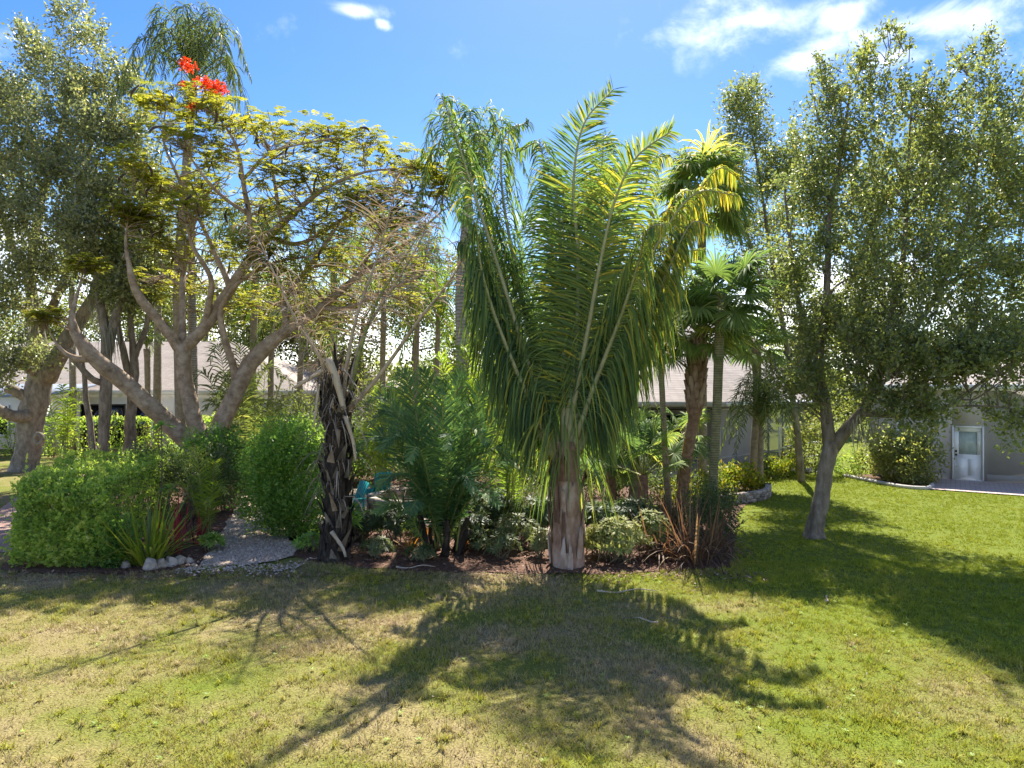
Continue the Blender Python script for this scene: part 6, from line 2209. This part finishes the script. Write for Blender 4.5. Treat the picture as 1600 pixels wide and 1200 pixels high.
# fallen strips on the lawn
for px, py, L, a, lab in ((650, 888, .8, .1, 'pale fallen palm strip lying on the grass before the dead stump'), (980, 926, 1.1, .05, 'long dry frond stalk lying on the grass below the variegated bush'),
                          (1292, 938, .4, .9, 'short bleached leaf lying on the shaded lawn'), (1008, 972, .45, 2.2, 'bent dry strip lying in the shaded middle of the lawn'),
                          (498, 873, .4, .5, 'short pale stick beside the foot of the dead stump')):
    g = G(px, py)
    mb = MB()
    d = np.array([math.cos(a), math.sin(a), 0])
    c = spline([g + d * L * x + np.array([0, 0, .035 + .02 * math.sin(x * 9)]) + np.array([-d[1], d[0], 0]) * .05 * math.sin(x * 5) for x in (-.5, -.2, .15, .5)], 10)
    mb.tube(c, np.linspace(.018, .006, 10), 5, .2, tint=.9)
    tag(mb.build('fallen_stalk', M['dead_stalk']), lab, 'stick', 'dry strips fallen on the lawn')
lit = MB()
n = 420
p = np.stack([RNG.uniform(-9, 10, n), RNG.uniform(6.5, 14, n), RNG.uniform(.03, .055, n)], 1)
a = RNG.uniform(0, 6.28, n)
D = np.stack([np.cos(a), np.sin(a), RNG.normal(0, .15, n)], 1)
lit.leaves(p, nrm(D), nrm(np.cross(nrm(D), np.array([0, .1, 1.0]))), RNG.uniform(.03, .065, n), RNG.uniform(.012, .03, n), RNG.uniform(0, .8, n))
tag(lit.build('fallen_leaves', M['dry_leaf'], kind='stuff'), 'scattered dry brown leaves on the lawn', 'leaves')


wd_ = MB()
n = 170
yy = np.sqrt(RNG.uniform(6.2 ** 2, 14 ** 2, n))
c = np.stack([RNG.uniform(-.85, .85, n) * yy, yy, np.full(n, .03)], 1)
c = c[~inside(c, BED) & ~inside(c, PATH)]
rosettes(wd_, c, np.repeat([[0, 0, 1.0]], len(c), 0), .045, .022, .5, m=7, droop=.05)
tag(wd_.build('lawn_weeds', M['hedge_leaf'], kind='stuff'), 'small broad-leaved weeds dotted through the lawn', 'weeds')


# ------------------------------------------------------------------ trees beyond
def far_tree(px, d, top, wpx, label, leaf='far_leaf', n=420, tint=.5, seed=0.0, low=None):
    yb = 600 + CAMZ * FPX / d
    cy = (top + 600) / 2
    limbs = [[(px, yb, d, 7), (px + 2, (yb + 580) / 2, d, 6), (px - 2, 560, d, 5), (px + 3, cy, d, 3)]]
    lobes = []
    h = (600 - top)
    for i in range(9):
        a = RNG.uniform(-1, 1)
        b = RNG.uniform(.12, 1)
        r = RNG.uniform(.22, .34)
        lobes.append((px + a * wpx * .5 * (1.1 - .5 * b), 600 - (b * (1 - r * .8)) * h + (low or 0) * (1 - b), d + RNG.normal(0, 1.2), wpx * r, h * r * .9, 2.0))
    broad_tree('tree', [*P(px, yb, d)[:2], 0], label, limbs, lobes, n, 11, .2 * d / 42, .12 * d / 42, 'oak_bark', leaf, group='trees beyond the garden', spread=.55, gap=-.2, gap_scale=.5, twigs=2, tint=tint, seed=seed, rmax=.08)


rows = [(-70, 62, 400, 220, 'leafy tree beyond the far house, at its left end'), (70, 64, 410, 220, 'round tree over the left part of the far house ridge'), (200, 66, 390, 220, 'broad tree just over the middle of the far house ridge'),
        (320, 60, 400, 200, 'bushy tree behind the far house roof, seen between poinciana forks'), (400, 55, 370, 180, 'rounded tree behind the poinciana, over the end of the far house roof'),
        (480, 58, 390, 170, 'green tree behind the white gable end'), (565, 50, 400, 160, 'bright tree behind the dead stump'), (650, 46, 400, 160, 'bright tree behind the slim palm stems'),
        (740, 54, 380, 160, 'taller tree behind the columnar palm trunk'), (860, 56, 430, 160, 'tree directly behind the huge palm'), (985, 52, 420, 160, 'tree behind the house, right of the huge palm'),
        (1100, 58, 430, 160, 'tree over the ridge of the screened house'), (1250, 54, 400, 160, 'tree behind the screened house, beside the slender airy tree'), (1390, 50, 390, 170, 'pale green tree behind the lone oak trunk'),
        (1520, 50, 370, 180, 'tree above the grey wall house'), (1680, 50, 330, 190, 'tree at the far right beyond the grey wall house')]
for i, (px, d, top, w, lab) in enumerate(rows):
    far_tree(px, d, top, w, lab, n=1500, tint=.5 + .12 * math.sin(i * 2.3), seed=i * 4.1, low=70)
# hedge row that closes the gaps low down behind everything
wood = MB()
n = 26000
x = RNG.uniform(-60, 70, n)
y = 74 + RNG.normal(0, 2.5, n)
hgt = 5.2 + 2.2 * np.array([mnoise.noise((v * .12, 0, 0)) for v in x]) + 1.2 * np.array([mnoise.noise((v * .5, 3, 0)) for v in x])
z = RNG.uniform(0, 1, n) ** .8 * hgt
D = rand_unit(n)
wood.leaves(np.stack([x, y, z], 1), D, nrm(np.cross(D, rand_unit(n))), RNG.uniform(.5, .9, n), RNG.uniform(.35, .6, n), np.clip(RNG.normal(.45, .18, n), 0, 1))
tag(wood.build('far_wood', M['far_leaf'], kind='stuff'), 'unbroken far belt of trees closing the view at the horizon', 'trees')
